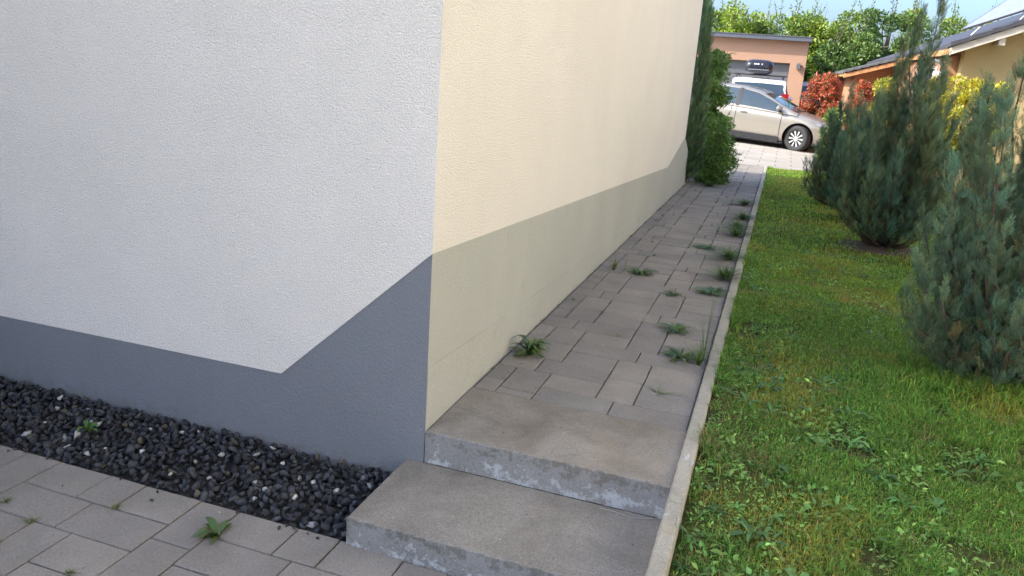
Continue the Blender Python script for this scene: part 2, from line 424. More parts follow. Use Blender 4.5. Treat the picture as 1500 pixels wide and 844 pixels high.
# ------------------------------------------------------------------ kerb
mb = MB(); mb.box((XK0 + .004, -3.2, -.1), (XK1 - .004, 13.1, 0.1))
kb = tag(mb.build('kerb', MAT['kerb']), kind='structure')
def kerb_stone(y0, y1, detail):
    n = 40 if detail else 4
    prof = [(XK0, -0.12), (XK0, 0.021), (XK0 + .004, 0.027), (XK0 + .009, 0.03), (XK1 - .012, 0.03), (XK1 - .005, 0.026), (XK1, 0.017), (XK1, -0.12)]
    mb = MB(); V = []; F = []
    r = np.random.default_rng(int(abs(y0) * 100) + 3)
    chips = [(r.uniform(y0, y1), r.uniform(.01, .03), r.choice([0, 1]), r.uniform(.002, .006)) for _ in range(7)] if detail else []
    for i in range(n + 1):
        t = i / n; y = y0 + .0015 + (y1 - y0 - .003) * t
        zz = 0.2701 + SL * (y - 0.517)
        for j, (x, z) in enumerate(prof):
            dx = dzv = 0
            if detail and 0 < j < 7:
                for (cy, cw, side, am) in chips:
                    w = math.exp(-((y - cy) / cw) ** 2) * am
                    if side and j in (5, 6): dzv -= w * 1.2; dx -= w
                    if (not side) and j in (1, 2): dzv -= w; dx += w * .6
                dzv += r.normal(0, .0005); dx += r.normal(0, .0005)
            V.append((x + dx, y, zz + z + dzv))
    m_ = len(prof)
    for i in range(n):
        for j in range(m_ - 1):
            F.append((i*m_+j, i*m_+j+1, (i+1)*m_+j+1, (i+1)*m_+j))
    F.append(tuple(range(m_))[::-1]); F.append(tuple(n*m_ + j for j in range(m_)))
    mb.add(V, [f[::-1] for f in F]); return mb.build('kerb_stone', MAT['kerb'], kb)
for k in range(-4, 13): kerb_stone(0.83 + k, min(1.83 + k, 13.2), k < 4)
# lime / mortar remains on the kerb
def blob(c, r, seed, flat=0.4, n=10, name='m'):
    rr_ = np.random.default_rng(seed); V = []; F = []
    for i in range(5):
        ph = i / 4 * math.pi / 2
        for j in range(n):
            a = 2 * math.pi * j / n; k = 1 + rr_.normal(0, .16)
            V.append((c[0] + r[0] * math.cos(ph) * math.cos(a) * k, c[1] + r[1] * math.cos(ph) * math.sin(a) * k, c[2] + r[2] * math.sin(ph) * (1 + rr_.normal(0, .1))))
    for i in range(4):
        for j in range(n): F.append((i*n+j, i*n+(j+1) % n, (i+1)*n+(j+1) % n, (i+1)*n+j))
    return V, F
for i, (x, y, rx, ry, rz) in enumerate([(1.083, .215, .016, .03, .006), (1.109, .17, .006, .022, .005), (1.07, -.27, .01, .012, .003), (1.112, -.3, .005, .025, .004)]):
    mb = MB(); V, F = blob((x, y, 0.3005 - SL * (.5 - y)), (rx, ry, rz), i + 5); mb.add(V, F)
    o = mb.build('mortar_remnant', MAT['kerbchip'], kb, smooth=True)

# ------------------------------------------------------------------ house
house = empty('house', (0, 0, 0)); tag(house, 'cream stuccoed house with grey painted zigzag plinth, its corner beside the concrete steps', 'house')
H = 6.15; XW = -4.2; YW = -4.4; HW = 6.3; L = 8.5
def prism(poly, ax, off, th, name, mat, back=None):
    """poly in (u,z), extruded th inwards. ax 'x': wall in plane y=off facing -y ; 'y': wall in plane x=off facing +x"""
    n = len(poly); V = []
    for d in (0, th):
        for (u, z) in (poly if d == 0 or back is None else back): V.append((u, off + d, z) if ax == 'x' else (off - d, u, z))
    F = [tuple(range(n)), tuple(range(n, 2*n))[::-1]] + [(i, i+n, (i+1) % n + n, (i+1) % n) for i in range(n)]
    mb = MB(); mb.add(V, F)
    o = mb.build(name, mat, house)
    return o
e = 0.0
# plinth faces (painted bands) sit 3 mm behind the stucco
prism([(XW, -.3), (0, -.3), (0, 1.049), (-.713, .393), (XW, .362)], 'x', 0.0, .004, 'plinth', MAT['plinth'])
prism([(.0045, -.3), (.3, -.3), (.3, 1.034), (.0045, 1.0485)], 'y', 0.0, .3, 'plinth', MAT['plinth2'])
prism([(.3005, -.3), (L, -.3), (L, .963), (6.99, .688), (.3005, 1.034)], 'y', 0.0, .3, 'plinth', MAT['plinth2'])
prism([(-.713, .393), (0.003, 1.052), (0.003, H), (XW, H), (XW, .362)], 'x', -.003, .3, 'wall', MAT['stucco'],
      back=[(-.713, .393), (0.003, 1.0365), (0.003, H), (XW, H), (XW, .362)])
prism([(.2975, 1.036), (6.99, .688), (L, .963), (L + .003, H), (.2975, H)], 'y', .003, .297, 'wall', MAT['stucco'])
prism([(.0047, .2), (6.4, .2), (6.4, .27), (5.4, .311), (3.13, .408), (1.0, .504), (.0047, .553)], 'y', .0022, .003, 'plinth_band', MAT['plinth2'])
# remaining body: far wall, unseen wing added to shade the left wall, roof slab
mb = MB(); mb.box((-9, L - .3, -.3), (-.31, L - .001, H)); mb.build('wall', MAT['stucco'], house)
mb = MB(); mb.box((XW - .3, YW, .362), (XW, -.004, HW)); mb.build('wall', MAT['stucco'], house)
mb = MB(); mb.box((XW - .3, YW, -.3), (XW - .003, -.002, .36)); mb.build('plinth', MAT['plinth'], house)
mb = MB(); mb.box((-9, YW, -.3), (XW - .31, YW + .3, HW)); mb.build('wall', MAT['stucco'], house)
mb = MB(); mb.box((-9.0, -.001, H + .002), (.02, L + .02, H + .12)); mb.box((-9, YW - .02, HW + .002), (XW + .02, -.003, HW + .12)); mb.build('roof', MAT['fascia'], house)
# low wall beyond the house corner
mb = MB(); mb.add([(-.12, L+.004, -.1), (-.002, L+.004, -.1), (-.002, L+.004, .955), (-.12, L+.004, .955),
                   (-.12, 9.75, -.1), (-.002, 9.75, -.1), (-.002, 9.75, .46), (-.12, 9.75, .46)],
                  [(0,1,2,3),(4,7,6,5),(1,5,6,2),(0,3,7,4),(3,2,6,7),(0,4,5,1)])
tag(mb.build('garden_wall', MAT['plinth2']), 'low pale grey rendered wall with sloping top running on from the far house corner', 'wall')

# ------------------------------------------------------------------ steps
def block(name, x0, x1, y0, y1, z0, z1, mat, label, seed):
    nx = 48; ny = 20; r = np.random.default_rng(seed); c = .007
    xs = np.concatenate([[x0, x0 + c * .35, x0 + c], np.linspace(x0 + c, x1 - c, nx)[1:-1], [x1 - c, x1]])
    ysl = [(y0, z0), (y0, z1 - c), (y0 + c * .35, z1 - c * .35), (y0 + c, z1)] + [(v, z1) for v in np.linspace(y0 + c, y1, ny)[1:]] + [(y1, z0)]
    V = []
    for (y, z) in ysl:
        for i, x in enumerate(xs):
            zz = z
            if z > z1 - c * .5:
                if i == 0: zz = z1 - c
                elif i == 1: zz = min(z, z1 - c * .35)
            w = r.normal(0, .0006); V.append((x, y + (w if y == y0 else 0), zz + (w if z >= z1 - c else 0)))
    m_ = len(xs); F = [(j*m_+i, j*m_+i+1, (j+1)*m_+i+1, (j+1)*m_+i) for j in range(len(ysl)-1) for i in range(m_-1)]
    F.append(tuple(j*m_ for j in range(len(ysl))))
    F.append(tuple(j*m_ + m_-1 for j in range(len(ysl)))[::-1])
    mb = MB(); mb.add(V, F); o = mb.build(name, mat, smooth=False); tag(o, label, 'step', 'concrete block steps'); return o
block('concrete_step', -.083, XK0 - .004, -.503, -.003, -.1, .12, MAT['step_low'], 'lower concrete block step, its left end jutting into the black gravel', 1)
block('concrete_step', .005, XK0 - .004, 0.0, .522, .1215, .27, MAT['step_up'], 'upper concrete block step with brownish tread, butted against the house corner', 2)
mb = MB(); mb.tube([(.79,-.026,.122),(.86,-.034,.1235),(.924,-.048,.123),(.97,-.03,.1235),(1.03,.0-.006,.124)], [.0018,.002,.0022,.002,.0014], 5)
tag(mb.build('dry_stalk', simple('dry_stalk', (.33,.31,.27), .8)), 'thin dry bent stalk lying on the lower step against the kerb', 'twig')

# ------------------------------------------------------------------ gravel
def stone_variants(n):
    """angular crushed chips: convex hulls of a few random points"""
    out = []
    for k in range(n):
        r = np.random.default_rng(100 + k); bm = bmesh.new()
        pts = unit0(r.normal(size=(11, 3))) * r.uniform(.75, 1.1, (11, 1)) * np.array([1.05, r.uniform(.6, .9), r.uniform(.45, .75)])
        for p in pts: bm.verts.new(p)
        res = bmesh.ops.convex_hull(bm, input=bm.verts[:])
        for v in [v for v in bm.verts if not v.link_faces]: bm.verts.remove(v)
        bmesh.ops.triangulate(bm, faces=bm.faces[:]); bm.verts.index_update()
        V = np.array([v.co[:] for v in bm.verts]); F = np.array([[v.index for v in f.verts] for f in bm.faces]); bm.free()
        out.append((V, F))
    return out
def unit0(v): return v / np.linalg.norm(v, axis=1, keepdims=True)
SV = stone_variants(16)
def rotm(r):
    a = r.normal(size=4); a /= np.linalg.norm(a); w, x, y, z = a
    return np.array([[1-2*(y*y+z*z), 2*(x*y-w*z), 2*(x*z+w*y)], [2*(x*y+w*z), 1-2*(x*x+z*z), 2*(y*z-w*x)], [2*(x*z-w*y), 2*(y*z+w*x), 1-2*(x*x+y*y)]])
mb = MB(); mb.add([(-4.2,-.4825,-.02),(-.0835,-.4825,-.02),(-.0835,-.0,-.005),(-4.2,-.0,-.005)], [(0,1,2,3)])
bed = tag(mb.build('gravel_bed', MAT['sand']), kind='structure')
def stone_col(r):
    t = r.random()
    if t < .955: g = r.uniform(.026, .075); return np.array([g, g * 1.02, g * 1.10])
    if t < .965: g = r.uniform(.07, .12); return np.array([g * 1.15, g, g * .72])
    g = r.uniform(.32, .5); return np.array([g, g * .97, g * .93])
def gravel():
    r = np.random.default_rng(11); P = []
    # dart throwing on two layers
    for layer, (zb, sp, cnt) in enumerate([(-.006, .034, 3400), (.015, .030, 4300)]):
        pts = np.zeros((0, 2))
        cells = {}
        for _ in range(cnt * 3):
            x = r.uniform(-2.62, -.095); y = r.uniform(-.468, -.012)
            ci = (int(x / sp), int(y / sp)); ok = True
            for dx in (-1, 0, 1):
                for dy in (-1, 0, 1):
                    for q in cells.get((ci[0]+dx, ci[1]+dy), ()):
                        if (q[0]-x)**2 + (q[1]-y)**2 < sp*sp: ok = False
            if ok:
                cells.setdefault(ci, []).append((x, y))
                hz = zb + .014 * ((y + .48) / .48) + .006 * math.sin(x * 9) * math.sin(y * 14) + r.uniform(-.003, .006)
                if y < -.44: hz -= .007
                P.append((x, y, hz, r.uniform(.016, .030) * (1.0 if r.random() < .8 else 1.22), layer))
    return P
GP = gravel(); GP = [p for p in GP]
whites = [(-1.575,-.335,.026),(-1.94,-.09,.022),(-.975,-.419,.016),(-.753,-.137,.017),(-.407,-.352,.019),(-.051-.06,-.274,.012),(-.55,-.43,.016),(-.95,-.30,.013),(-1.62,-.21,.013),(-1.33,-.15,.014),(-1.8,-.3,.012),(-.62,-.33,.014)]
cx_, cy_ = 1.2424, -2.8045
top = sorted([p for p in GP if p[4] == 1 and p[0] > -2.4], key=lambda p: ((p[0]-cx_)**2 + (p[1]-cy_)**2) / p[3]**2 )[:275]
topset = set(id(p) for p in top)
def cgrav(name, V, col):
    pass
r = np.random.default_rng(12)
smesh = []
for k in range(24):
    V, F = SV[k % 16]; V = V * r.uniform(.9, 1.1, (1, 3)); c = stone_col(r) if k < 22 else np.array([.36, .35, .34])
    me = np_mesh('stone', V, [F], np.tile(c, (len(V), 1))); me.materials.append(MAT['gravel']); smesh.append(me)
wmesh = []
for k in range(4):
    V, F = SV[k + 3]; c = np.array([.46, .445, .42]) * (1 - .12 * k)
    me = np_mesh('stone', V, [F], np.tile(c, (len(V), 1))); me.materials.append(MAT['gravel']); wmesh.append(me)
for p in top:
    o = bpy.data.objects.new('stone', smesh[r.integers(0, 22)]); COL.objects.link(o); o.parent = bed
    o.location = p[:3]; o.rotation_euler = tuple(r.uniform(0, 6.28, 3)); o.scale = (p[3],) * 3
for i, (x, y, s) in enumerate(whites):
    o = bpy.data.objects.new('stone', wmesh[i % 4]); COL.objects.link(o); o.parent = bed
    o.location = (x, y, .034 + .014 * ((y + .48) / .48)); o.rotation_euler = tuple(r.uniform(0, 6.28, 3)); o.scale = (s,) * 3
VV, FF, CC = [], [], []; k = 0
for p in GP:
    if id(p) in topset: continue
    V, F = SV[r.integers(0, 16)]
    VV.append((V * p[3]) @ rotm(r).T + np.array(p[:3])); FF.append(F + k); k += len(V); CC.append(np.tile(stone_col(r), (len(V), 1)))
me = np_mesh('gravel', np.concatenate(VV), [np.concatenate(FF)], np.concatenate(CC))
o = link('gravel', me, MAT['gravel'], bed); o['kind'] = 'stuff'

# ------------------------------------------------------------------ foliage tools
def unit(v): return v / np.maximum(np.linalg.norm(v, axis=-1, keepdims=True), 1e-9)
def leaves(P, D, Nn, ln, wd, col, fold=0.15):
    """pointed leaf = 2 quads folded along the midrib: 6 verts per leaf -> 4 verts diamond folded (2 tris)"""
    n = len(P); D = unit(D); Sd = unit(np.cross(D, Nn)); Nn = unit(np.cross(Sd, D))
    ln = np.broadcast_to(ln, (n,))[:, None]; wd = np.broadcast_to(wd, (n,))[:, None]
    a = P; m1 = P + D * ln * .45 + Sd * wd * .5 + Nn * ln * fold; m2 = P + D * ln * .45 - Sd * wd * .5 + Nn * ln * fold; t = P + D * ln
    V = np.stack([a, m1, t, m2], 1).reshape(-1, 3)
    i = np.arange(n)[:, None] * 4
    F = np.concatenate([i + np.array([[0, 1, 2]]), i + np.array([[0, 2, 3]])])
    C = np.repeat(col, 4, axis=0)
    return V, F, C
def vary(base, n, amp=.25, r=rng, hue=.12):
    base = np.asarray(base, float); k = np.exp(r.normal(0, amp, (n, 1)))
    c = base * k; c[:, 0:1] *= np.exp(r.normal(0, hue, (n, 1))); return np.clip(c, 0, 1)
def crown_leaves(clumps, per, size, cols, r, up=.25, aspect=.5, sig=.55, hang=0.0):
    """clumps: (x,y,z,rad) ; leaves on each clump's shell, pointing outwards"""
    P = []; D = []; C = []
    for ci, (x, y, z, rad) in enumerate(clumps):
        d = unit(r.normal(size=(per, 3))); rr_ = rad * (1 - np.abs(r.normal(0, .28, (per, 1))))
        P.append(np.array([x, y, z]) + d * rr_ * np.array([1, 1, .85]))
        D.append(d * .8 + r.normal(0, sig, (per, 3)) + np.array([0, 0, up - hang]))
        base = cols[r.integers(0, len(cols))] if not callable(cols) else None
        if callable(cols): C.append(cols(P[-1], r))
        else: C.append(vary(base, per, .22, r))
    P = np.concatenate(P); D = np.concatenate(D); C = np.concatenate(C)
    Nn = unit(r.normal(size=P.shape) + np.array([0, 0, .8]))
    s = size * np.exp(r.normal(0, .2, len(P)))
    return leaves(P, D, Nn, s, s * aspect, C)
def make_crown(name, parts, mat, parent):
    V = []; F = []; C = []; k = 0
    for v, f, c in parts:
        V.append(v); F.append(f + k); C.append(c); k += len(v)
    me = np_mesh(name, np.concatenate(V), [np.concatenate(F)], np.concatenate(C))
    return link(name, me, mat, parent)

# --- feathery conifer spray templates (flat fans of scale-leaved twigs)
def spray_template(seed, nb=15, lod=2, fat=1.0):
    r = np.random.default_rng(seed); V = []; F = []
    def strip(p, d, n_, ln, w):
        s = np.cross(d, n_); s /= np.linalg.norm(s) + 1e-9
        k = len(V); V.extend([p, p + d*ln*.55 + s*w*.5, p + d*ln, p + d*ln*.55 - s*w*.5])
        F.extend([(k, k+1, k+2), (k, k+2, k+3)])
    bend = r.uniform(-.12, .12)
    nrm = np.array([0, 1, 0.])
    def axis(t): return np.array([bend * t * t, .10 * t * t, t])
    strip(axis(0), np.array([bend*.3, .04, 1.]), nrm, 1.0, .022)
    for i in range(nb):
        t = .08 + .88 * i / nb; side = 1 if i % 2 else -1
        L_ = (.34 * (1 - t) ** .75 * (0.55 + min(t * 3, .55))) * r.uniform(.8, 1.15) + .04
        ang = math.radians(r.uniform(28, 42)); d = np.array([side*math.sin(ang), r.normal(0, .14), math.cos(ang)]); d /= np.linalg.norm(d)
        p = axis(t); strip(p, d, nrm, L_, .030*fat)
        if lod >= 2 and L_ > .09:
            m = int(L_ / .062)
            for q in range(1, m + 1):
                u_ = q / (m + 1); s2 = 1 if q % 2 else -1; a2 = ang + s2 * math.radians(r.uniform(34, 46)) * (1 if side > 0 else 1)
                d2 = np.array([side*math.sin(a2), d[1] + r.normal(0, .12), math.cos(a2)])
                d2 = d2 / np.linalg.norm(d2)
                strip(p + d * L_ * u_, d2, nrm, L_ * (1 - u_) * .45 + .03, .024)
    return np.array(V), np.array(F)
ST = [spray_template(s, 13) for s in range(8)]
ST1 = [spray_template(s + 30, 14, 1, 1.5) for s in range(6)]
def place_sprays(P, D, Fn, ln, cols, tmpl, r, tipcol=None):
    V = []; F = []; C = []; k = 0
    D = unit(D); X = unit(np.cross(Fn, D)); Y = np.cross(D, X)
    for i in range(len(P)):
        tv, tf = tmpl[r.integers(0, len(tmpl))]
        R_ = np.stack([X[i], Y[i], D[i]], 1)
        w = r.uniform(.85, 1.25)
        V.append((tv * np.array([w, 1, 1])) @ R_.T * ln[i] + P[i]); F.append(tf + k); k += len(tv)
        c = np.tile(cols[i], (len(tv), 1))
        if tipcol is not None:
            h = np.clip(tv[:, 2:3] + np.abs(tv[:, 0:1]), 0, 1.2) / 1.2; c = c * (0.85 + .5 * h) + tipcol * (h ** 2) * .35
        C.append(c)
    return np.concatenate(V), np.concatenate(F), np.concatenate(C)

def conifer(name, loc, label, leaders, r_low, seed, per_m, ln, cols, tmpl, group=None, cat='conifer', wall_side=None, zlow=0.05, tips=.25, fork=1):
    """leaders: list of (dx, dy, height). Each leader is an upright shoot from the base clothed in sprays; r_low = cloak radius at the bottom"""
    r = np.random.default_rng(seed); root = empty(name, loc); tag(root, label, cat, group)
    P = []; D = []; Fn = []; LN = []; C = []
    tr = MB()
    extra = []
    for (dx, dy, h) in leaders:                      # shorter side shoots beside every leader
        for _ in range(fork):
            extra.append((dx * r.uniform(.85, 1.12) + r.normal(0, .07), dy * r.uniform(.85, 1.15) + r.normal(0, .07), h * r.uniform(.45, .92)))
    for (dx, dy, h) in list(leaders) + extra:
        lt = math.exp(r.normal(0, .20)); warm = r.normal(0, .10)
        m = 9; pts = []
        for i in range(m + 1):
            t = i / m; s = t ** .42
            pts.append(np.array([dx * s, dy * s, h * t]) + (r.normal(0, .012, 3) if i else 0))
        pts = np.array(pts); tr.tube([tuple(p) for p in pts], [max(.004, .014 * (1 - i / m) ** .8) for i in range(m + 1)], 5)
        n = int(per_m * h * (1 + .4 * r.random()))
        t = r.random(n) ** .85 * (1 - zlow) + zlow; q = t * m; a = np.minimum(q.astype(int), m - 1); fr = (q - a)[:, None]
        base = pts[a] * (1 - fr) + pts[a + 1] * fr
        out = np.array([dx, dy, 0]) ; out = out / (np.linalg.norm(out) + 1e-6)
        ang = r.uniform(0, 2 * math.pi, n); rad = np.stack([np.cos(ang), np.sin(ang), np.zeros(n)], 1) + out * .7
        rad = unit(rad)
        spread = r_low * (1 - t ** 1.3) * r.random(n) ** .6 + .015
        base = base + rad * spread[:, None]; base[:, 2] -= spread * .15
        d = rad * (.55 * (1 - t) + .22)[:, None] + np.array([0, 0, 1]) + r.normal(0, .16, (n, 3))
        P.append(base); D.append(d); Fn.append(unit(rad + r.normal(0, .5, (n, 3))))
        LN.append(ln * np.exp(r.normal(0, .25, n)) * (1.1 - .3 * t))
        cc = vary(cols[0], n, .18, r, .08); mk = r.random(n) < .3; cc[mk] = vary(cols[1], mk.sum(), .15, r, .08)
        mk = r.random(n) < .08; cc[mk] = vary(cols[2], mk.sum(), .15, r, .08)
        depth = np.clip(1 - spread / (r_low + .01), 0, 1)            # scale leaves near the stem are old and brownish
        cc = cc * lt * np.array([1 + warm, 1, 1 - warm]); mk = r.random(n) < .22 * depth * (t < .7); cc[mk] = vary((.10, .075, .035), mk.sum(), .2, r)
        C.append(cc)
    # thin end shoots at the tops
        for j in range(3):
            P.append(np.array([pts[-1 - (j > 1)] + r.normal(0, .01, 3)])); D.append(np.array([[r.normal(0, .25), r.normal(0, .25), 1]])); Fn.append(unit(r.normal(size=(1, 3)))); LN.append(np.array([ln * 1.35])); C.append(vary(cols[1], 1, .1, r))
    P = np.concatenate(P); D = np.concatenate(D); Fn = np.concatenate(Fn); LN = np.concatenate(LN); C = np.concatenate(C)
    keep = P[:, 2] > .03
    P, D, Fn, LN, C = P[keep], D[keep], Fn[keep], LN[keep], C[keep]
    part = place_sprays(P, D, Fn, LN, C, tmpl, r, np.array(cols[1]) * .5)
    tr.build('trunk', MAT['bark'], root, smooth=True)
    make_crown('crown', [part], MAT['conifer'], root)
    return root

BLUE = [(0.082, 0.135, 0.085), (0.13, 0.20, 0.105), (0.17, 0.16, 0.07)]
BLUE2 = [(0.078, 0.125, 0.078), (0.12, 0.185, 0.10), (0.16, 0.20, 0.08)]
gr = 'feathery blue green conifers on the lawn'
# nearest bush (right edge of the picture)
L1 = [(-.52,-.22,.62),(-.50,.05,.85),(-.46,-.15,1.15),(-.40,.1,1.35),(-.30,-.22,1.55),(-.34,.12,1.60),(-.22,-.05,1.85),(-.10,-.15,1.7),(0,0,2.3),(.08,-.2,1.95),(.2,.1,2.3),(.3,-.1,2.0),(.42,.12,1.7),(.5,-.1,1.3),(-.2,.35,1.5),(.15,.4,1.7),(.1,-.42,1.1),(-.22,-.42,.85),(.4,-.35,1.1),(-.42,-.36,.5),(-.05,-.5,.6),(-.35,-.02,1.5),(.25,-.48,.7)]
conifer('conifer_bush', (2.62, 2.12, .25), 'nearest and largest feathery conifer, cut by the right edge of the view', L1, .15, 1, 110, .103, BLUE, ST, gr)
L2 = [(-.56,0,.75),(-.5,-.15,1.0),(-.42,.1,1.2),(-.36,-.1,1.45),(-.30,.05,1.5),(-.2,.0,2.03),(-.16,.08,1.75),(-.09,.0,2.32),(-.02,-.12,1.9),(.09,.03,2.52),(.05,.15,1.9),(.18,-.1,1.85),(.26,.05,1.7),(.36,-.05,1.5),(.45,.05,1.3),(-.1,-.4,1.0),(.2,-.35,1.2),(-.35,-.35,.8),(.45,-.3,.9),(-.05,.4,1.5),(.35,.3,1.3),(.02,-.25,1.5)]
conifer('conifer_bush', (2.42, 5.9, .22), 'tall conifer with two bare spiky tips against the sky, bark mulch at its foot', [(a * .86 + .0, b_, h) for a, b_, h in L2], .11, 2, 150, .12, BLUE2, ST1, gr, zlow=.14)
L3 = [(-.28,0,1.0),(-.2,-.1,1.2),(-.1,.05,1.32),(.0,0,1.5),(.08,-.05,1.42),(.18,.05,1.3),(.24,-.1,1.1),(-.3,-.1,.7),(0,-.22,.9),(.1,.2,1.2)]
conifer('conifer_bush', (2.06, 8.75, .2), 'slim farthest conifer beside the front of the silver car', L3, .11, 3, 120, .12, [(.06,.11,.07),(.09,.16,.09),(.11,.16,.07)], ST1, gr)
conifer('conifer_bush', (2.24, 7.5, .2), 'conifer between the slim farthest one and the tall spiky one', [(a*1.05, b_, h*1.0) for a, b_, h in L3], .12, 4, 120, .12, [(.065,.12,.08),(.1,.17,.1),(.12,.17,.07)], ST1, gr)
conifer('conifer_bush', (3.15, 4.6, .22), 'conifer half hidden behind the nearest one and in front of the yellow hedge', [(a*.9, b_, h*.56) for a, b_, h in L1[:16]], .12, 5, 110, .12, BLUE, ST1, gr)
# juniper against the far end of the house wall
LJ = [(.0,.0,2.5),(.0,.1,2.85),(-.08,.2,3.05),(.05,-.1,2.1),(.08,.1,1.8),(-.05,-.2,1.9),(.04,.25,2.3),(.1,-.05,1.4),(-.1,0,2.7)]
conifer('juniper', (-.02, 9.3, .2), 'dark upright juniper pressed against the far end of the cream wall', LJ, .10, 6, 90, .14, [(.07,.125,.06),(.11,.18,.08),(.12,.16,.06)], ST1, None, 'shrub')

# mulch under the tall conifer
r = np.random.default_rng(20); n = 26; V = [(2.36, 5.8, .262)]
for j in range(n):
    a = 2*math.pi*j/n; k = 1 + r.normal(0, .1); V.append((2.36 + .42*k*math.cos(a), 5.8 + .36*k*math.sin(a), .236))
mb = MB(); mb.add(V, [(0, 1+j, 1+(j+1) % n) for j in range(n)]); mul = tag(mb.build('bark_mulch', MAT['soil'], smooth=True), 'dark bark mulch scattered round the foot of the tall conifer', 'mulch', kind='stuff')

# green shrub at the left end of the path
def broad_shrub(name, loc, label, clumps, per, size, cols, seed, cat='shrub', group=None, stems=6, sh=.8, aspect=.5, shoots=0):
    root = empty(name, loc); tag(root, label, cat, group); r = np.random.default_rng(seed)
    tr = MB()
    for s in range(stems):
        c = clumps[(s * 3) % len(clumps)]; p1 = np.array(c[:3])
        tr.tube([(r.normal(0, .03), r.normal(0, .03), 0), tuple(p1 * .5 + np.array([0, 0, .1])), tuple(p1)], [.016, .011, .005], 5)
    tr.build('stem', MAT['bark'], root)
    parts = [crown_leaves(clumps, per, size, cols, r, aspect=aspect)]
    if shoots:
        P = []; D = []
        for _ in range(shoots):
            c = clumps[r.integers(0, len(clumps))]; d = unit(r.normal(size=3) * np.array([1, 1, .4]) + np.array([0, 0, .8])); L_ = r.uniform(.12, .3) * 1.0
            for q in range(9): P.append(np.array(c[:3]) + d * (c[3] * .85 + L_ * q / 9)); D.append(d + r.normal(0, .6, 3))
        P = np.array(P); D = np.array(D); base = cols[0] if not callable(cols) else (.1, .16, .04)
        parts.append(leaves(P, D, unit(r.normal(size=P.shape)), size * np.ones(len(P)), size * aspect, vary(base, len(P), .2, r)))
    make_crown('crown', parts, MAT['leaf'], root)
    return root
def fill(box, n, rad, r, shape=None):
    out = []
    while len(out) < n:
        p = [r.uniform(*box[0]), r.uniform(*box[1]), r.uniform(*box[2])]
        if shape is None or shape(p): out.append((*p, r.uniform(*rad)))
    return out
r = np.random.default_rng(31)
cl = fill(((-.15, .36), (-.45, .3), (.05, 1.95)), 95, (.08, .15), r, lambda p: p[0] < .30 - max(0, p[2] - .5) * .24 + .05 * math.sin(p[2] * 7))
broad_shrub('green_shrub', (.24, 10.1, .2), 'leafy bright green shrub spilling over the left end of the path', cl, 230, .045, [(.17,.29,.06),(.20,.34,.07),(.13,.23,.05),(.15,.25,.06)], 32, shoots=60)

# red photinia and yellow shrubs beyond the lawn
def photinia(P, r):
    n = len(P); h = P[:, 2]; red = r.random(n) < np.clip((h - .45) / .8, 0.12, .74)
    c = vary((.09, .13, .035), n, .25, r); c[red] = vary((.55, .15, .08), red.sum(), .25, r); return c
r = np.random.default_rng(33)
el = lambda cx, cz, rx, rz: (lambda p: ((p[0]-cx)/rx)**2 + ((p[2]-cz)/rz)**2 < 1)
broad_shrub('red_tip_shrub', (2.16, 20.1, .12), 'large round shrub with red young leaves beside the garage', fill(((-.42, .42), (-.4, .4), (.1, 1.9)), 66, (.1, .17), r, el(0, 1.0, .44, .92)), 220, .075, photinia, 34, group='red leaved shrubs by the driveway', aspect=.38)
broad_shrub('red_tip_shrub', (2.76, 14.8, .15), 'smaller red leaved shrub standing left of the yellow flowering shrub', fill(((-.26, .24), (-.3, .3), (.1, 1.72)), 40, (.1, .16), r, el(0, .9, .26, .85)), 220, .075, photinia, 35, group='red leaved shrubs by the driveway', aspect=.38)
YG = [(.50,.44,.03),(.42,.40,.03),(.30,.32,.04)]
broad_shrub('yellow_shrub', (3.0, 13.9, .15), 'narrow bright yellow shrub between the red shrub and the tall conifer', fill(((-.13, .12), (-.25, .25), (.1, 1.75)), 30, (.1, .16), r), 220, .06, YG, 36, group='yellow leaved shrubs by the neighbouring house')
def hedgecol(P, r):
    n = len(P); c = vary((.46, .42, .03), n, .25, r); g = r.random(n) < np.clip(1.15 - (P[:, 2]) / 1.5, .1, .8); c[g] = vary((.2, .24, .05), g.sum(), .3, r); return c
broad_shrub('yellow_hedge', (4.1, 12.2, .2), 'clipped yellow green hedge block below the yellow gable wall', fill(((-.52, .46), (-.35, .35), (.45, 1.74)), 78, (.1, .17), r), 240, .05, hedgecol, 37, group='yellow leaved shrubs by the neighbouring house', cat='hedge', stems=9)
r = np.random.default_rng(38)
broad_shrub('light_green_shrub', (2.22, 14.0, .15), 'pale green shrub in front of the two red ones', fill(((-.17, .17), (-.2, .2), (.1, 1.25)), 30, (.08, .14), r), 200, .06, [(.16,.22,.05),(.12,.18,.05)], 38)

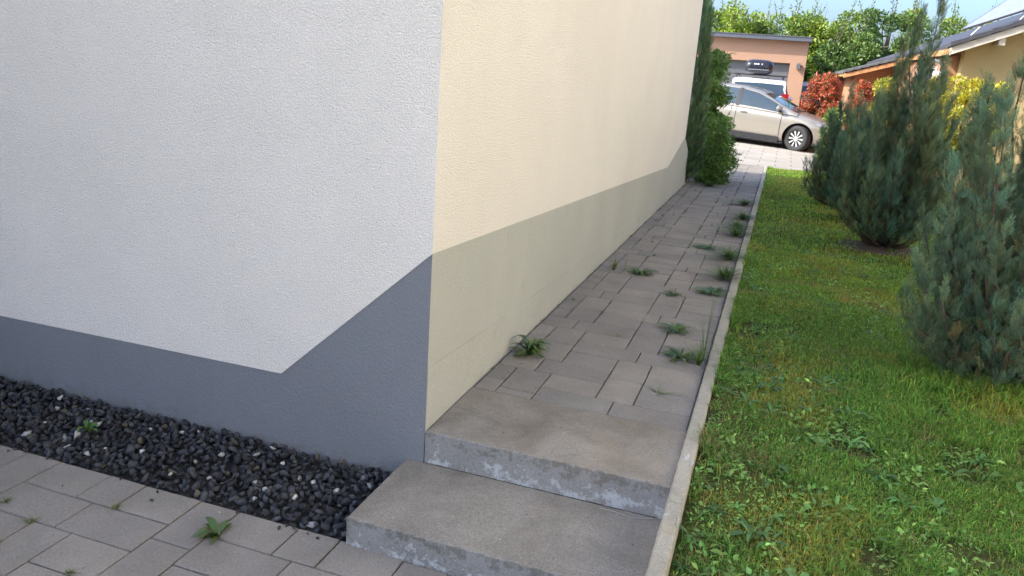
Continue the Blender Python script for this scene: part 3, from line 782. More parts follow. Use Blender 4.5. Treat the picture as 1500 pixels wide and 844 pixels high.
# ------------------------------------------------------------------ trees behind the garage
def tree(x, y, h, rx, cols, label, seed, wisp=26, n=46, per=330, size=.13, lowz=.9):
    root = empty('broadleaf_tree', (x, y, 0)); tag(root, label, 'tree', 'trees behind the garage'); r = np.random.default_rng(seed)
    cl = []
    while len(cl) < n:
        p = (r.uniform(-1, 1), r.uniform(-1, 1), r.uniform(0, 1)); 
        if p[0]**2 + p[1]**2 < (1 - abs(p[2] - .45) ** 1.6) * .95: cl.append((p[0]*rx, p[1]*rx, lowz + p[2]*(h - lowz - .3), r.uniform(.3, .62)))
    tr = MB(); tr.tube([(0, 0, -.1), (r.normal(0, .05), 0, h*.4), (r.normal(0, .1), 0, h*.9)], [.16, .12, .03], 8)
    for c in cl[::3]:
        z0 = max(.5, c[2] * .55); tr.tube([(0, 0, z0), (c[0]*.5, c[1]*.5, (z0 + c[2]) / 2 + .1), c[:3]], [.05, .035, .012], 5)
    parts = [crown_leaves(cl, per, size, cols, r, aspect=.6)]
    P = []; D = []
    for _ in range(wisp):
        c = cl[r.integers(0, len(cl))]
        if c[2] < h * .55: continue
        d = unit(np.array([r.normal(0, .25), r.normal(0, .25), 1])); L_ = r.uniform(.5, 1.15); b0 = np.array(c[:3])
        tr.tube([tuple(b0), tuple(b0 + d * (c[3] + L_))], [.018, .005], 4)
        for q in range(22): P.append(b0 + d * (c[3]*.7 + L_ * q / 22) + r.normal(0, .05, 3)); D.append(d * .6 + r.normal(0, .7, 3))
    if P:
        P = np.array(P); D = np.array(D); parts.append(leaves(P, D, unit(r.normal(size=P.shape)), size * .75 * np.ones(len(P)), size * .4, vary(cols[0], len(P), .2, r)))
    tr.build('trunk', MAT['bark'], root)
    make_crown('crown', parts, MAT['leaf'], root)
A = [(.22,.30,.035),(.26,.35,.04),(.17,.25,.035)]; B = [(.17,.26,.05),(.22,.31,.06),(.11,.18,.045)]; Cc = [(.08,.14,.04),(.13,.21,.05),(.17,.26,.06)]
tree(-1.2, 34, 5.0, 1.25, A, 'leftmost bright yellow green tree, just right of the house wall', 41)
tree(-3.6, 36, 5.6, 1.9, B, 'tree hidden mostly by the house, left of the bright tree', 48, n=36)
tree(1.0, 37, 4.75, 1.7, B, 'loose pale green tree above the middle of the garage roof', 42)
tree(3.1, 36.5, 5.0, 1.6, A, 'twiggy tree above the right corner of the garage roof', 43, wisp=30)
tree(4.9, 34.5, 4.9, 1.5, Cc, 'darker dense tree right of the garage', 44, lowz=.4)
tree(3.4, 31.5, 3.7, 1.1, Cc, 'dark low tree immediately right of the garage wall', 45, lowz=.2)
tree(6.9, 36, 5.1, 1.6, B, 'airy tall thin tree behind the lower roof', 46, wisp=45, n=34)
tree(8.6, 35, 4.7, 1.6, A, 'light green tree between the two conifer tips', 47)
tree(10.6, 36, 4.9, 1.7, A, 'light green tree behind the ridge right of the conifer tips', 49)
tree(2.2, 39, 4.4, 1.6, A, 'tree farther back filling the gap behind the garage roof', 50)
tree(13.2, 38, 4.6, 1.7, B, 'tree hidden mostly behind the solar panels', 51)

# ------------------------------------------------------------------ garage
ga = empty('garage', (1.678, 25, .15)); tag(ga, 'flat roofed peach garage with dark door behind the cars', 'garage')
def loc(mb_, name, mat, parent=ga):
    return mb_.build(name, mat, parent)
gx = lambda x: x - 1.678; gy = lambda y: y - 25; gz = lambda z: z - .15
mb = MB(); mb.box((gx(1.195), 0, gz(-.1)), (0, .35, gz(3.02))); mb.box((gx(-4.5), 0, gz(2.335)), (gx(1.195) - .001, .35, gz(3.02))); mb.box((gx(-5.0), 0, gz(-.1)), (gx(-4.502), .35, gz(3.02)))
mb.box((-.3, .352, gz(-.1)), (0, 6.5, gz(3.02))); mb.box((gx(-5.0), .352, gz(-.1)), (gx(-4.7), 6.5, gz(3.02))); mb.box((gx(-5.0), 6.502, gz(-.1)), (0, 6.8, gz(3.02))); loc(mb, 'wall', MAT['peach'])
mb = MB(); mb.box((gx(-5.1), -.24, gz(3.022)), (.07, 6.9, gz(3.14))); o = loc(mb, 'roof', MAT['fascia'])
mb = MB(); mb.box((gx(-5.12), -.26, gz(3.143)), (.09, 6.92, gz(3.165))); mb.build('roof_edge', MAT['anth'], o)
for k in range(5):
    mb = MB(); z0 = .17 + k * .435; mb.box((gx(-4.49), .16, gz(z0)), (gx(1.19), .2, gz(min(z0 + .428, 2.33))), ch=0); loc(mb, 'door_panel', MAT['anth'])
mb = MB(); mb.box((gx(-4.49), .21, gz(.1)), (gx(1.19), .24, gz(2.33))); loc(mb, 'door_backing', MAT['black'])
mb = MB(); mb.box((-.055, -.14, -.09), (.055, -.02, .09), ch=.01); mb.box((-.03, -.02, -.03), (.03, 0.0, .03))
tag(mb.build('wall_lamp', MAT['anth'], None, loc=(1.46, 25, 2.26)), 'small dark lamp on the right pillar of the peach garage', 'lamp')

# ------------------------------------------------------------------ neighbouring house
nh = empty('neighbouring_house', (4.2, 14, 0)); tag(nh, 'yellow and orange neighbouring house with shallow tiled roofs and solar panels', 'house')
def nb(mb_, name, mat, parent=nh, **k):
    for i, v in enumerate(mb_.v): mb_.v[i] = (v[0] - 4.2, v[1] - 14, v[2])
    return mb_.build(name, mat, parent, **k)
s1 = .42; z1f = lambda x: 2.607 + (x - 3.86) * s1
mb = MB(); X1 = 12
mb.add([(4.2,14,-.1),(X1,14,-.1),(X1,14,z1f(X1)-.16),(4.2,14,z1f(4.2)-.16),(4.2,30,-.1),(X1,30,-.1),(X1,30,z1f(X1)-.16),(4.2,30,z1f(4.2)-.16)],
       [(0,1,2,3),(5,4,7,6),(4,0,3,7),(1,5,6,2)]); nb(mb, 'wall', MAT['yellow'])
mb = MB(); mb.box((5.9, -7, -.1), (12, 10.5, 7.2)); nb(mb, 'wall', stucco('pale_yellow_bounce_render', (0.82, 0.74, 0.58), 60, .002, .03))  # unseen sunlit wing added to bounce warm light onto the right wall
# orange set-back wing wall
s2 = .325; X20 = 2.63; Z20 = 2.14; z2f = lambda x: Z20 + (x - X20) * s2
mb = MB(); mb.add([(2.95,21.6,-.1),(4.195,21.6,-.1),(4.195,21.6,z2f(4.195)-.14),(2.95,21.6,z2f(2.95)-.14),(2.95,30,-.1),(4.195,30,-.1),(4.195,30,z2f(4.195)-.14),(2.95,30,z2f(2.95)-.14)],
       [(0,1,2,3),(5,4,7,6),(4,0,3,7),(1,5,6,2)]); nb(mb, 'wall', MAT['orange'])
# orange bay between the two walls
mb = MB(); mb.add([(3.97,14.35,-.1),(4.195,14.35,-.1),(4.195,14.35,2.5),(3.97,14.35,2.42),(3.97,21.59,-.1),(3.97,21.59,2.42),(4.195,21.59,2.5)], [(0,1,2,3),(4,0,3,5),(3,2,6,5)]); nb(mb, 'wall', MAT['orange'])
def slab(x0, x1, y0, y1, zf, t0, t1):
    return [(x0,y0,zf(x0)+t0),(x1,y0,zf(x1)+t0),(x1,y1,zf(x1)+t0),(x0,y1,zf(x0)+t0),(x0,y0,zf(x0)+t1),(x1,y0,zf(x1)+t1),(x1,y1,zf(x1)+t1),(x0,y1,zf(x0)+t1)]
BF = [(0,3,2,1),(4,5,6,7),(0,1,5,4),(1,2,6,5),(2,3,7,6),(3,0,4,7)]
mb = MB(); mb.add(slab(3.86, X1, 13.6, 30, z1f, -.155, -.055), BF); r1 = nb(mb, 'roof', MAT['wood'])
for k in range(26):   # verge tiles
    a = 3.86 + k * .30
    mb = MB(); t_ = .006 * (k % 2)
    mb.add(slab(a, a + .30, 13.52, 13.75, z1f, -.05 + .012, .03 + .012), BF)
    V = mb.v; mb.v = [(x, y, z + .018 * (a + .3 - x) / .3) for (x, y, z) in V]
    nb(mb, 'tile', MAT['tile'], r1)
mb = MB(); mb.add(slab(3.86, X1, 13.752, 30, z1f, -.053, .03), BF); nb(mb, 'tile_field', MAT['tile'], r1)
mb = MB(); mb.add(slab(3.88, X1, 13.56, 13.598, z1f, -.17, -.042), BF); nb(mb, 'bargeboard', MAT['board'], r1)
mb = MB(); mb.box((4.62, 13.6, 2.66), (4.72, 13.99, 2.78)); nb(mb, 'purlin_end', MAT['board'], r1)
# lower left roof
mb = MB(); mb.add(slab(2.63, 5.2, 20.9, 30, z2f, -.12, -.04), BF); r2 = nb(mb, 'roof', MAT['wood'])
for k in range(13):
    a = 2.615 + k * .2
    mb = MB(); mb.add(slab(a, a + .195, 20.78, 20.9, z2f, -.16, -.06), BF); nb(mb, 'verge_board', MAT['wood'], r2)
    mb = MB(); mb.add(slab(a, a + .2, 20.75, 21.0, z2f, -.03, .03), BF); mb.v = [(x, y, z + .02 * (a + .2 - x) / .2) for (x, y, z) in mb.v]; nb(mb, 'tile', MAT['tilegrey'], r2)
mb = MB(); mb.add(slab(2.6, 5.2, 21.002, 30, z2f, -.038, .03), BF); nb(mb, 'tile_field', MAT['tilegrey'], r2)
# gutter pipe, window, meter box
mb = MB(); mb.tube([(3.76,14.25,2.36),(3.84,14.25,2.34),(3.93,14.25,2.27),(3.955,14.25,2.18),(3.955,14.25,0.3)], .035, 8); nb(mb, 'downpipe', MAT['pipe'], smooth=True)
mb = MB(); mb.box((3.6, 15.0, 1.2), (3.95, 15.05, 2.28)); w_ = nb(mb, 'window', MAT['white'])
mb = MB(); mb.box((3.64, 14.985, 1.25), (3.91, 14.998, 2.22)); nb(mb, 'pane', MAT['glass'], w_)
mb = MB(); mb.box((3.79, 14.2, 1.9), (3.93, 14.34, 2.17), ch=.01); nb(mb, 'junction_box', MAT['white'])
# solar panels on a raised rack
A0 = np.array([4.418, 16, 3.022]); ub = np.array([1.0, 0, .415]); vb = np.array([6.30, 17.5, 4.522]) - A0
sp_ = empty('solar_array', tuple(A0)); tag(sp_, 'tilted blue grey solar panels on a rack above the neighbouring roof', 'solar panels')
nrm = np.cross(ub, vb); nrm /= np.linalg.norm(nrm)
for k in range(5):
    p0 = ub * (k * 1.04); p1 = ub * (k * 1.04 + 1.0); c4 = [p0, p1, p1 + vb, p0 + vb]
    mb = MB(); mb.add([tuple(p) for p in c4] + [tuple(p + nrm * .04) for p in c4], [(0,3,2,1),(4,5,6,7),(0,1,5,4),(1,2,6,5),(2,3,7,6),(3,0,4,7)])
    pa = mb.build('solar_panel', MAT['panel'], sp_)
    mb = MB()
    for (a, b_) in ((0, 1), (1, 2), (2, 3), (3, 0)): mb.tube([tuple(c4[a] + nrm * .02), tuple(c4[b_] + nrm * .02)], .028, 4)
    mb.build('frame', MAT['alu'], pa)
for k in range(7):
    p = ub * (k * .8 + .35); q = np.array([p[0] - .18, p[1] + .0, z1f(A0[0] + p[0] - .18) + .03 - A0[2]])
    mb = MB(); mb.tube([tuple(p), tuple(q)], .012, 5); mb.build('strut', MAT['alu'], sp_)

# ------------------------------------------------------------------ cars
def interp(xs, ys, x): return float(np.interp(x, xs, ys))
def cut(o, c, rad, dep):
    mbc = MB(); mbc.cyl(c, (0, 1, 0), rad, dep, 32); co = bpy.data.objects.new('cutter', mbc.mesh('cutter')); COL.objects.link(co)
    co.matrix_world = Matrix.Identity(4)
    pm = o.parent; o.parent = None
    md = o.modifiers.new('arch', 'BOOLEAN'); md.operation = 'DIFFERENCE'; md.object = co; md.solver = 'EXACT'
    dg = bpy.context.evaluated_depsgraph_get(); me = bpy.data.meshes.new_from_object(o.evaluated_get(dg))
    o.modifiers.clear(); o.data = me; o.parent = pm
    bpy.data.objects.remove(co)
def car(name, loc_, rz, pitch, label, paint, K, group='cars parked by the garage'):
    root = empty(name, loc_); root.rotation_euler = (0, pitch, rz); tag(root, label, 'car', group)
    hl, hw = K['hl'], K['hw']
    def bw(x):
        t = abs(x) / hl; return hw * (1 - .22 * max(0, t - .72) ** 1.6 / .28 ** 1.6)
    zt = lambda x: interp(K['bx'], K['bz'], x)
    zb = lambda x: .20 + (.12 * max(0, abs(x) - hl + .35) / .35)
    xs = np.concatenate([[-hl], np.linspace(-hl + .04, hl - .06, 36), [hl]])
    V = []; 
    sec = lambda x, w: [(w*.0, zb(x)), (w*.90, zb(x)), (w*.965, zb(x)+.08), (w*.985, .42), (w, .60), (w*.992, zt(x)*.45+.36), (w*.965, zt(x)-.09), (w*.91, zt(x)-.025), (w*.80, zt(x)+.0), (w*.45, zt(x)+.025), (0, zt(x)+.035)]
    for x in xs:
        w = bw(x) * (.9 if abs(x) == hl else 1)
        s = sec(x, w)
        if abs(x) == hl: s = [(y, z if z > .4 else .36) for (y, z) in s]
        ring = s + [(-y, z) for (y, z) in s[1:-1]][::-1]
        V += [(x, y, z) for (y, z) in ring]
    m_ = 20; F = [(i*m_+j, i*m_+(j+1) % m_, (i+1)*m_+(j+1) % m_, (i+1)*m_+j) for i in range(len(xs)-1) for j in range(m_)]
    F += [tuple(range(m_)), tuple((len(xs)-1)*m_+j for j in range(m_))[::-1]]
    mb = MB(); mb.add(V, [f[::-1] for f in F]); body = mb.build('body', paint, root, smooth=True)
    # greenhouse
    gx_, gz_ = K['gx'], K['gz']; gt = lambda x: interp(gx_, gz_, x)
    def gp(x, t, side, off=0.0):
        z0 = zt(x) - .04; z1 = gt(x); wb = bw(x) * .955; wr = hw * K['wr'] + (1 - K['wr']) * hw * (1 - min(1, (z1 - z0) / .45)) * .9
        if t <= 1: y = wb + (wr - wb) * (t ** 1.25); z = z0 + (z1 - .035 - z0) * t
        elif t <= 2: u = t - 1; y = wr - u * .07; z = z1 - .035 + u * .03
        else: u = t - 2; y = (wr - .07) * (1 - u); z = z1 - .005 + u * .02
        return (x, side * (y + off * (1 if t < 1.5 else .3)), z + off * (0 if t <= 1 else 1))
    def patch(x0, x1, t0, t1, mat, name_, off, nx=10, ntt=4, side=None, parent=body, both=False):
        mb = MB()
        for sd_ in ((1, -1) if side is None else (side,)):
            V = [gp(x0 + (x1-x0)*i/nx, t0 + (t1-t0)*j/ntt, sd_, off) for i in range(nx+1) for j in range(ntt+1)]
            F = [(i*(ntt+1)+j, i*(ntt+1)+j+1, (i+1)*(ntt+1)+j+1, (i+1)*(ntt+1)+j) for i in range(nx) for j in range(ntt)]
            if sd_ > 0: F = [f[::-1] for f in F]
            mb.add(V, F)
        return mb.build(name_, mat, parent, smooth=True)
    g0, g1 = gx_[0], gx_[-1]
    base = patch(g0, g1, 0, 3, paint, 'cabin', 0.0, 40, 12)
    for (a, b_, nm) in K['win']:
        for sd_ in (1, -1): patch(a, b_, .12, .93, MAT['glass'], nm, .006, 8, 4, sd_)
    # front and rear screens lie on the 'top' band where the profile slopes
    for (a, b_, nm) in K['scr']:
        patch(a, b_, 2.0, 3.0, MAT['glass'], nm, .008, 8, 4)
        
    for a in K['pil']:
        for sd_ in (1, -1): patch(a - .045, a + .045, .06, .98, MAT['black'], 'pillar', .009, 2, 4, sd_)
    # doors: panels standing 5 mm proud with open joints
    def side_y(x, z):
        s = sec(x, bw(x))[1:9]; zz = [p[1] for p in s]; return float(np.interp(z, zz, [p[0] for p in s]))
    for (a, b_) in K['doors']:
        for sd_ in (1, -1):
            mb = MB(); nx, nz = 10, 8; V = []
            for i in range(nx+1):
                for j in range(nz+1):
                    x = a + (b_-a)*i/nx; z0, z1 = .33, zt(x) - .05; z = z0 + (z1-z0)*j/nz; V.append((x, sd_*(side_y(x, z) + .006), z))
            k = len(V)
            V2 = [(x, sd_*(side_y(x, z) - .01), z) for (x, _, z) in V]
            F = [(i*(nz+1)+j, i*(nz+1)+j+1, (i+1)*(nz+1)+j+1, (i+1)*(nz+1)+j) for i in range(nx) for j in range(nz)]
            if sd_ > 0: F = [f[::-1] for f in F]
            mb.add(V, F); d_ = mb.build('door', paint, root, smooth=True)
            for xx in (a - .006, b_ + .006):
                mb = MB(); mb.tube([(xx, sd_*(side_y(xx, z)+.002), z) for z in np.linspace(.33, zt(xx)-.05, 8)], .006, 4)
                mb.build('door_gap', MAT['black'], d_)
            zz = zt(a) - .14; mb = MB(); mb.tube([(a+.09, sd_*(side_y(a, zz)+.02), zz), (a+.16, sd_*(side_y(a, zz)+.04), zz), (a+.26, sd_*(side_y(a, zz)+.02), zz)], .014, 6); mb.build('handle', MAT['chrome'] if paint is not MAT['whitecar'] else paint, d_)
    # sill
    for sd_ in (1, -1):
        mb = MB(); mb.box((-hl*.55, sd_*hw*.93 - .05, .17), (hl*.42, sd_*hw*.93 + .05, .30)); mb.build('sill', MAT['black'], root)
    # wheels
    for ax_ in (K['fa'], K['ra']):
        for sd_ in (1, -1):
            R0 = K['R']; y = sd_ * (hw - .10)
            cut(body, (ax_, sd_*(hw + .05), R0 + .01), R0 + .055, .62)
            mb = MB(); mb.tube([(ax_, sd_*(hw - .05), R0 + .01), (ax_, sd_*(hw - .27), R0 + .01)], R0 + .052, 28, cap=False)
            mb.cyl((ax_, sd_*(hw - .275), R0 + .01), (0, 1, 0), R0 + .05, .01, 28); mb.build('wheel_arch', MAT['black'], root)
            st = K['steer'] if ax_ > 0 else 0
            we = empty('wheel', (ax_, sd_*(hw - .085), R0)); we.parent = root; we.rotation_euler = (0, 0, st)
            # tyre of revolution
            prof = [(.60, -.085), (.66, -.10), (.9, -.105), (.985, -.085), (1.0, -.05), (1.0, .05), (.985, .085), (.9, .105), (.66, .10), (.60, .085)]
            V = []; n = 32
            for i in range(n):
                w = 2*math.pi*i/n
                for (q, yy) in prof: V.append((R0*q*math.cos(w), yy, R0*q*math.sin(w)))
            F = [(i*10+j, ((i+1) % n)*10+j, ((i+1) % n)*10+j+1, i*10+j+1) for i in range(n) for j in range(9)]
            mb = MB(); mb.add(V, F); mb.build('tyre', MAT['rubber'], we, smooth=True)
            mb = MB(); yo = sd_*.07
            ring = [(R0*.66*math.cos(2*math.pi*i/n), R0*.66*math.sin(2*math.pi*i/n)) for i in range(n)]
            mb.tube([(a, yo, b_) for a, b_ in ring] + [(ring[0][0], yo, ring[0][1])], R0*.045, 5, cap=False)
            mb.cyl((0, yo, 0), (0, 1, 0), R0*.17, .03, 12)
            for q in range(10):
                w = 2*math.pi*q/10; w1, w2 = w - .07, w + .07; a0 = R0*.14; a1 = R0*.64; d = sd_*.012
                mb.add([(a0*math.cos(w-.12), yo+d, a0*math.sin(w-.12)), (a1*math.cos(w-.13), yo+d, a1*math.sin(w-.13)), (a1*math.cos(w+.13), yo+d, a1*math.sin(w+.13)), (a0*math.cos(w+.12), yo+d, a0*math.sin(w+.12)),
                        (a0*math.cos(w-.12), yo-d, a0*math.sin(w-.12)), (a1*math.cos(w-.13), yo-d, a1*math.sin(w-.13)), (a1*math.cos(w+.13), yo-d, a1*math.sin(w+.13)), (a0*math.cos(w+.12), yo-d, a0*math.sin(w+.12))], BF)
            mb.build('rim', MAT['chrome'], we)
            mb = MB(); mb.cyl((0, sd_*.03, 0), (0, 1, 0), R0*.63, .02, 24); mb.build('brake_disc', MAT['black'], we)
    # mirrors
    for sd_ in (1, -1):
        mb = MB(); x = K['mir']; z = zt(x) + .07; V, F = blob((0, 0, 0), (.07, .1, .075), 3, n=12); V = [(a, b_, c) for a, b_, c in V] + [(a, b_, -c*.7) for a, b_, c in V]
        F = F + [tuple(len(V)//2 + i for i in f)[::-1] for f in F]; mb.add([(x+a, sd_*(hw+.03)+b_, z+c) for a, b_, c in V], F); mb.build('mirror', paint, root, smooth=True)
    # lamps
    for sd_ in (1, -1):
        V = []; nx = 6
        for i in range(nx+1):
            x = hl - .42 + .36*i/nx
            for j in range(3):
                zc = zt(x) - .05 - .055*j*(i/nx*.8+.2); V.append((x, sd_*(side_y(x, min(zc, zt(x)-.03)) + .008), zc))
        F = [(i*3+j, i*3+j+1, (i+1)*3+j+1, (i+1)*3+j) for i in range(nx) for j in range(2)]
        if sd_ > 0: F = [f[::-1] for f in F]
        mb = MB(); mb.add(V, F); mb.build('headlight', MAT['lamp'], root, smooth=True)
        tz = K['tail']; mb = MB(); mb.box((-hl - .012, sd_*hw*.82 - .09, tz[0]), (-hl + .16, sd_*hw*.82 + .09, tz[1]), ch=.01); mb.build('tail_lamp', MAT['red'], root)
    # under body
    mb = MB(); mb.box((-hl+.3, -hw*.85, .16), (hl-.4, hw*.85, .24)); mb.build('underbody', MAT['black'], root)
    return root, gp, zt, gt

HATCH = dict(hl=2.16, hw=.90, bx=[-2.16,-2.0,-1.6,0,.9,1.15,1.5,1.85,2.05,2.16], bz=[.82,.93,.96,.93,.90,.895,.84,.75,.66,.55],
             gx=[-2.08,-1.85,-1.55,-1.2,-.7,-.2,.2,.55,.85,1.25], gz=[.95,1.15,1.28,1.36,1.40,1.395,1.33,1.195,1.06,.90], wr=.68,
             win=[(-.19,.86,'front_window'),(-1.0,-.29,'rear_window'),(-1.6,-1.1,'quarter_window')], scr=[(.35,1.2,'windscreen'),(-2.05,-1.55,'rear_screen')],
             pil=[-.24,-1.05], doors=[(-.23,.89),(-1.05,-.245)], fa=1.36, ra=-1.33, R=.315, steer=-.35, mir=.80, tail=(.82,1.02))
c_, s_ = math.cos(-.2), math.sin(-.2)
# near front wheel stands at (1.62, 17.95)
ox = 1.65 - (1.36*c_ + .8*s_); oy = 17.95 - (1.36*s_ - .8*c_)
car('silver_car', (ox, oy, dz(ox) + .0), -.2, .045, 'silver beige hatchback parked across the end of the path', MAT['silver'], HATCH)
VAN = dict(hl=2.15, hw=.89, bx=[-2.15,-2.1,-1.6,0,1.0,1.3,1.7,2.0,2.15], bz=[.98,1.02,1.04,1.03,1.03,1.02,.92,.8,.65],
           gx=[-2.14,-2.08,-2.0,-1.85,-1.2,0,.6,1.0,1.4], gz=[1.05,1.32,1.56,1.63,1.66,1.67,1.60,1.38,1.05], wr=.80,
           win=[(-.1,.8,'front_window'),(-1.0,-.2,'rear_window'),(-1.85,-1.1,'quarter_window')], scr=[(.55,1.3,'windscreen'),(-2.135,-2.012,'rear_screen')],
           pil=[-.15,-1.05], doors=[(-.1,.95),(-.95,-.12)], fa=1.3, ra=-1.3, R=.33, steer=0, mir=.9, tail=(.86,1.3))
van, gp, zt_, gt_ = car('white_van', (.44, 22.5, dz(.5) - .05), math.pi/2 + .02, 0, 'white family van seen from behind with a black roof box, facing the garage door', MAT['whitecar'], VAN)
for sd_ in (1, -1):
    mb = MB(); mb.tube([(-1.75, sd_*.62, 1.66), (-1.6, sd_*.63, 1.715), (.3, sd_*.63, 1.73), (.45, sd_*.62, 1.66)], .018, 6); mb.build('roof_rail', MAT['black'], van)
for x in (-1.35, -.2):
    mb = MB(); mb.box((x-.03, -.72, 1.735), (x+.03, .72, 1.765)); mb.build('roof_bar', MAT['black'], van)
# roof box
V = []; F = []; st_ = [(-1.75,.24,.05),(-1.72,.33,.15),(-1.6,.37,.20),(-1.2,.39,.22),(-.4,.39,.21),(.1,.36,.16),(.28,.28,.05)]; n = 20
for (x, w, h_) in st_:
    for j in range(n):
        a = 2*math.pi*j/n; ca, sa = math.cos(a), math.sin(a); V.append((x, w*math.copysign(abs(ca)**.55, ca), 1.77 + .2 + h_*math.copysign(abs(sa)**.6, sa)*.95))
for i in range(len(st_)-1):
    for j in range(n): F.append((i*n+j, i*n+(j+1) % n, (i+1)*n+(j+1) % n, (i+1)*n+j))
F += [tuple(range(n))[::-1], tuple((len(st_)-1)*n+j for j in range(n))]
rb = empty('roof_box', (.37, 22.5, dz(.5) - .06), math.pi/2 + .02); tag(rb, 'glossy black roof box on the bars of the white van', 'roof box')
mb = MB(); mb.add(V, [f[::-1] for f in F]); lid = mb.build('shell', MAT['boxblack'], rb, smooth=True)
mb = MB(); mb.tube([(-1.765, -.27, 1.90), (-1.765, .27, 1.90)], .012, 5); mb.build('seam', MAT['pipe'], rb)
for (y0, y1) in ((-.14, -.10), (-.09, -.05), (-.04, .0), (.06, .09)):
    mb = MB(); mb.box((-1.752, -y1, 2.03), (-1.742, -y0, 2.065)); mb.build('badge_mark', MAT['white'], rb)
W2 = dict(VAN); W2['steer'] = 0
car('white_car', (1.95, 29.5, .12), math.pi/2 + .1, 0, 'white car glimpsed between garage pillar and red shrub', MAT['whitecar'], W2)

# ------------------------------------------------------------------ grass
def grass_mesh(X, Y, Z, h, w, lean, cols, r):
    n = len(X); a = r.uniform(0, 2*math.pi, n); dx, dy = np.cos(a), np.sin(a); b_ = a + r.normal(math.pi/2, .4, n); wx, wy = np.cos(b_)*w/2, np.sin(b_)*w/2
    base = np.stack([X, Y, Z], 1); W_ = np.stack([wx, wy, np.zeros(n)], 1)
    mid = base + np.stack([dx*h*lean*.35, dy*h*lean*.35, h*.6], 1); tip = base + np.stack([dx*h*lean, dy*h*lean, h*(1 - .35*lean)], 1)
    V = np.stack([base - W_, base + W_, mid + W_*.8, mid - W_*.8, tip], 1).reshape(-1, 3)
    i = np.arange(n)[:, None]*5; F4 = i + np.array([[0, 1, 2, 3]]); F3 = i + np.array([[3, 2, 4]])
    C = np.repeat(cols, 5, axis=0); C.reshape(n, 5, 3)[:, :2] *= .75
    return V, [F4, F3], C
def vnoise(X, Y, s, seed):
    r = np.random.default_rng(seed); g = r.random((64, 64)); x = X/s + 100; y = Y/s + 100; xi = np.floor(x).astype(int); yi = np.floor(y).astype(int); fx = x - xi; fy = y - yi
    fx = fx*fx*(3-2*fx); fy = fy*fy*(3-2*fy); G_ = lambda a, b_: g[a % 64, b_ % 64]
    return (G_(xi, yi)*(1-fx) + G_(xi+1, yi)*fx)*(1-fy) + (G_(xi, yi+1)*(1-fx) + G_(xi+1, yi+1)*fx)*fy
def lz(X, Y):
    z = .268 + SL*np.clip(Y, 0, 13.2); t = np.clip((.9 - Y)/2, 0, 1); z = z - .045*t*t*(3-2*t)*np.exp(-np.maximum(X-1.12, 0)*1.2)
    return z + .012*np.sin(X*3.1+Y*1.7)*np.sin(Y*2.3-X)*np.minimum(1, (X-XK1)*2)
r = np.random.default_rng(60)
def sample(n, x0, x1, y0, y1):
    return r.uniform(x0, x1, n), r.uniform(y0, y1, n)
regs = [(150000, XK1+.004, 3.2, -1.4, 1.4), (120000, XK1+.004, 3.4, 1.4, 5.0), (62000, XK1+.004, 3.6, 5.0, 13.15), (16000, 3.2, 7, -1.4, 13.15)]
VV = []; F4 = []; F3 = []; CC = []; k = 0
for (n, x0, x1, y0, y1) in regs:
    X, Y = sample(n, x0, x1, y0, y1)
    nz = vnoise(X, Y, .35, 1); nz2 = vnoise(X, Y, .11, 2); bare = vnoise(X, Y, .22, 3)
    edge = np.exp(-(X - XK1)/.22)*(Y < 2.2)
    dens = np.clip(.55 + .9*nz2 - .85*edge*(bare > .3) - .9*(bare > .80)*(Y < 3), .10, 1)
    keep = r.random(n) < dens
    keep &= ~(((X-2.36)/.42)**2 + ((Y-5.8)/.36)**2 < r.uniform(.6, 1, n))
    X, Y, nz, nz2 = X[keep], Y[keep], nz[keep], nz2[keep]; m_ = len(X)
    far = np.clip((Y)/11, 0, 1)
    tuft = np.exp(-(((X-2.55)/.75)**2 + ((Y-1.7)/.55)**2)) + .5*np.exp(-(X-XK1)/.05)*(nz > .5)
    h = (.016 + .022*nz + .022*r.random(m_)**2)*(1 + 1.9*tuft); w = (.0022 + .0012*r.random(m_))*(1 + 1.6*far)*(1 + .5*tuft)
    lean = r.uniform(.2, 1.3, m_)
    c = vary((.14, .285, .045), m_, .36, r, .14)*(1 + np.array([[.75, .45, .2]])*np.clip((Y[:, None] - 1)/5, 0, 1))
    mossy = vnoise(X, Y, .5, 7) + .25*vnoise(X, Y, .12, 8)
    yl = r.random(m_) < np.clip((mossy - .66)*2.4, 0.04, .6)
    c[yl] = vary((.36, .35, .06), yl.sum(), .25, r, .1)
    br_ = r.random(m_) < (.04 + .35*(vnoise(X, Y, .19, 17) > .82) + .4*np.exp(-(X - XK1)/.13)*(Y < 1.2)); c[br_] = vary((.34, .25, .12), br_.sum(), .25, r)
    dk = nz > .62; c[dk] *= .85
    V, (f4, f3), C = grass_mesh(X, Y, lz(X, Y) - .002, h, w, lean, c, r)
    VV.append(V); F4.append(f4 + k); F3.append(f3 + k); CC.append(C); k += len(V)
me = np_mesh('grass', np.concatenate(VV), [np.concatenate(F4), np.concatenate(F3)], np.concatenate(CC))
tag(link('grass', me, MAT['grass']), 'short mossy green lawn grass right of the kerb', 'grass', kind='stuff')
r = np.random.default_rng(63); gi = 0
VV = []; F4 = []; F3 = []; CC = []; k = 0
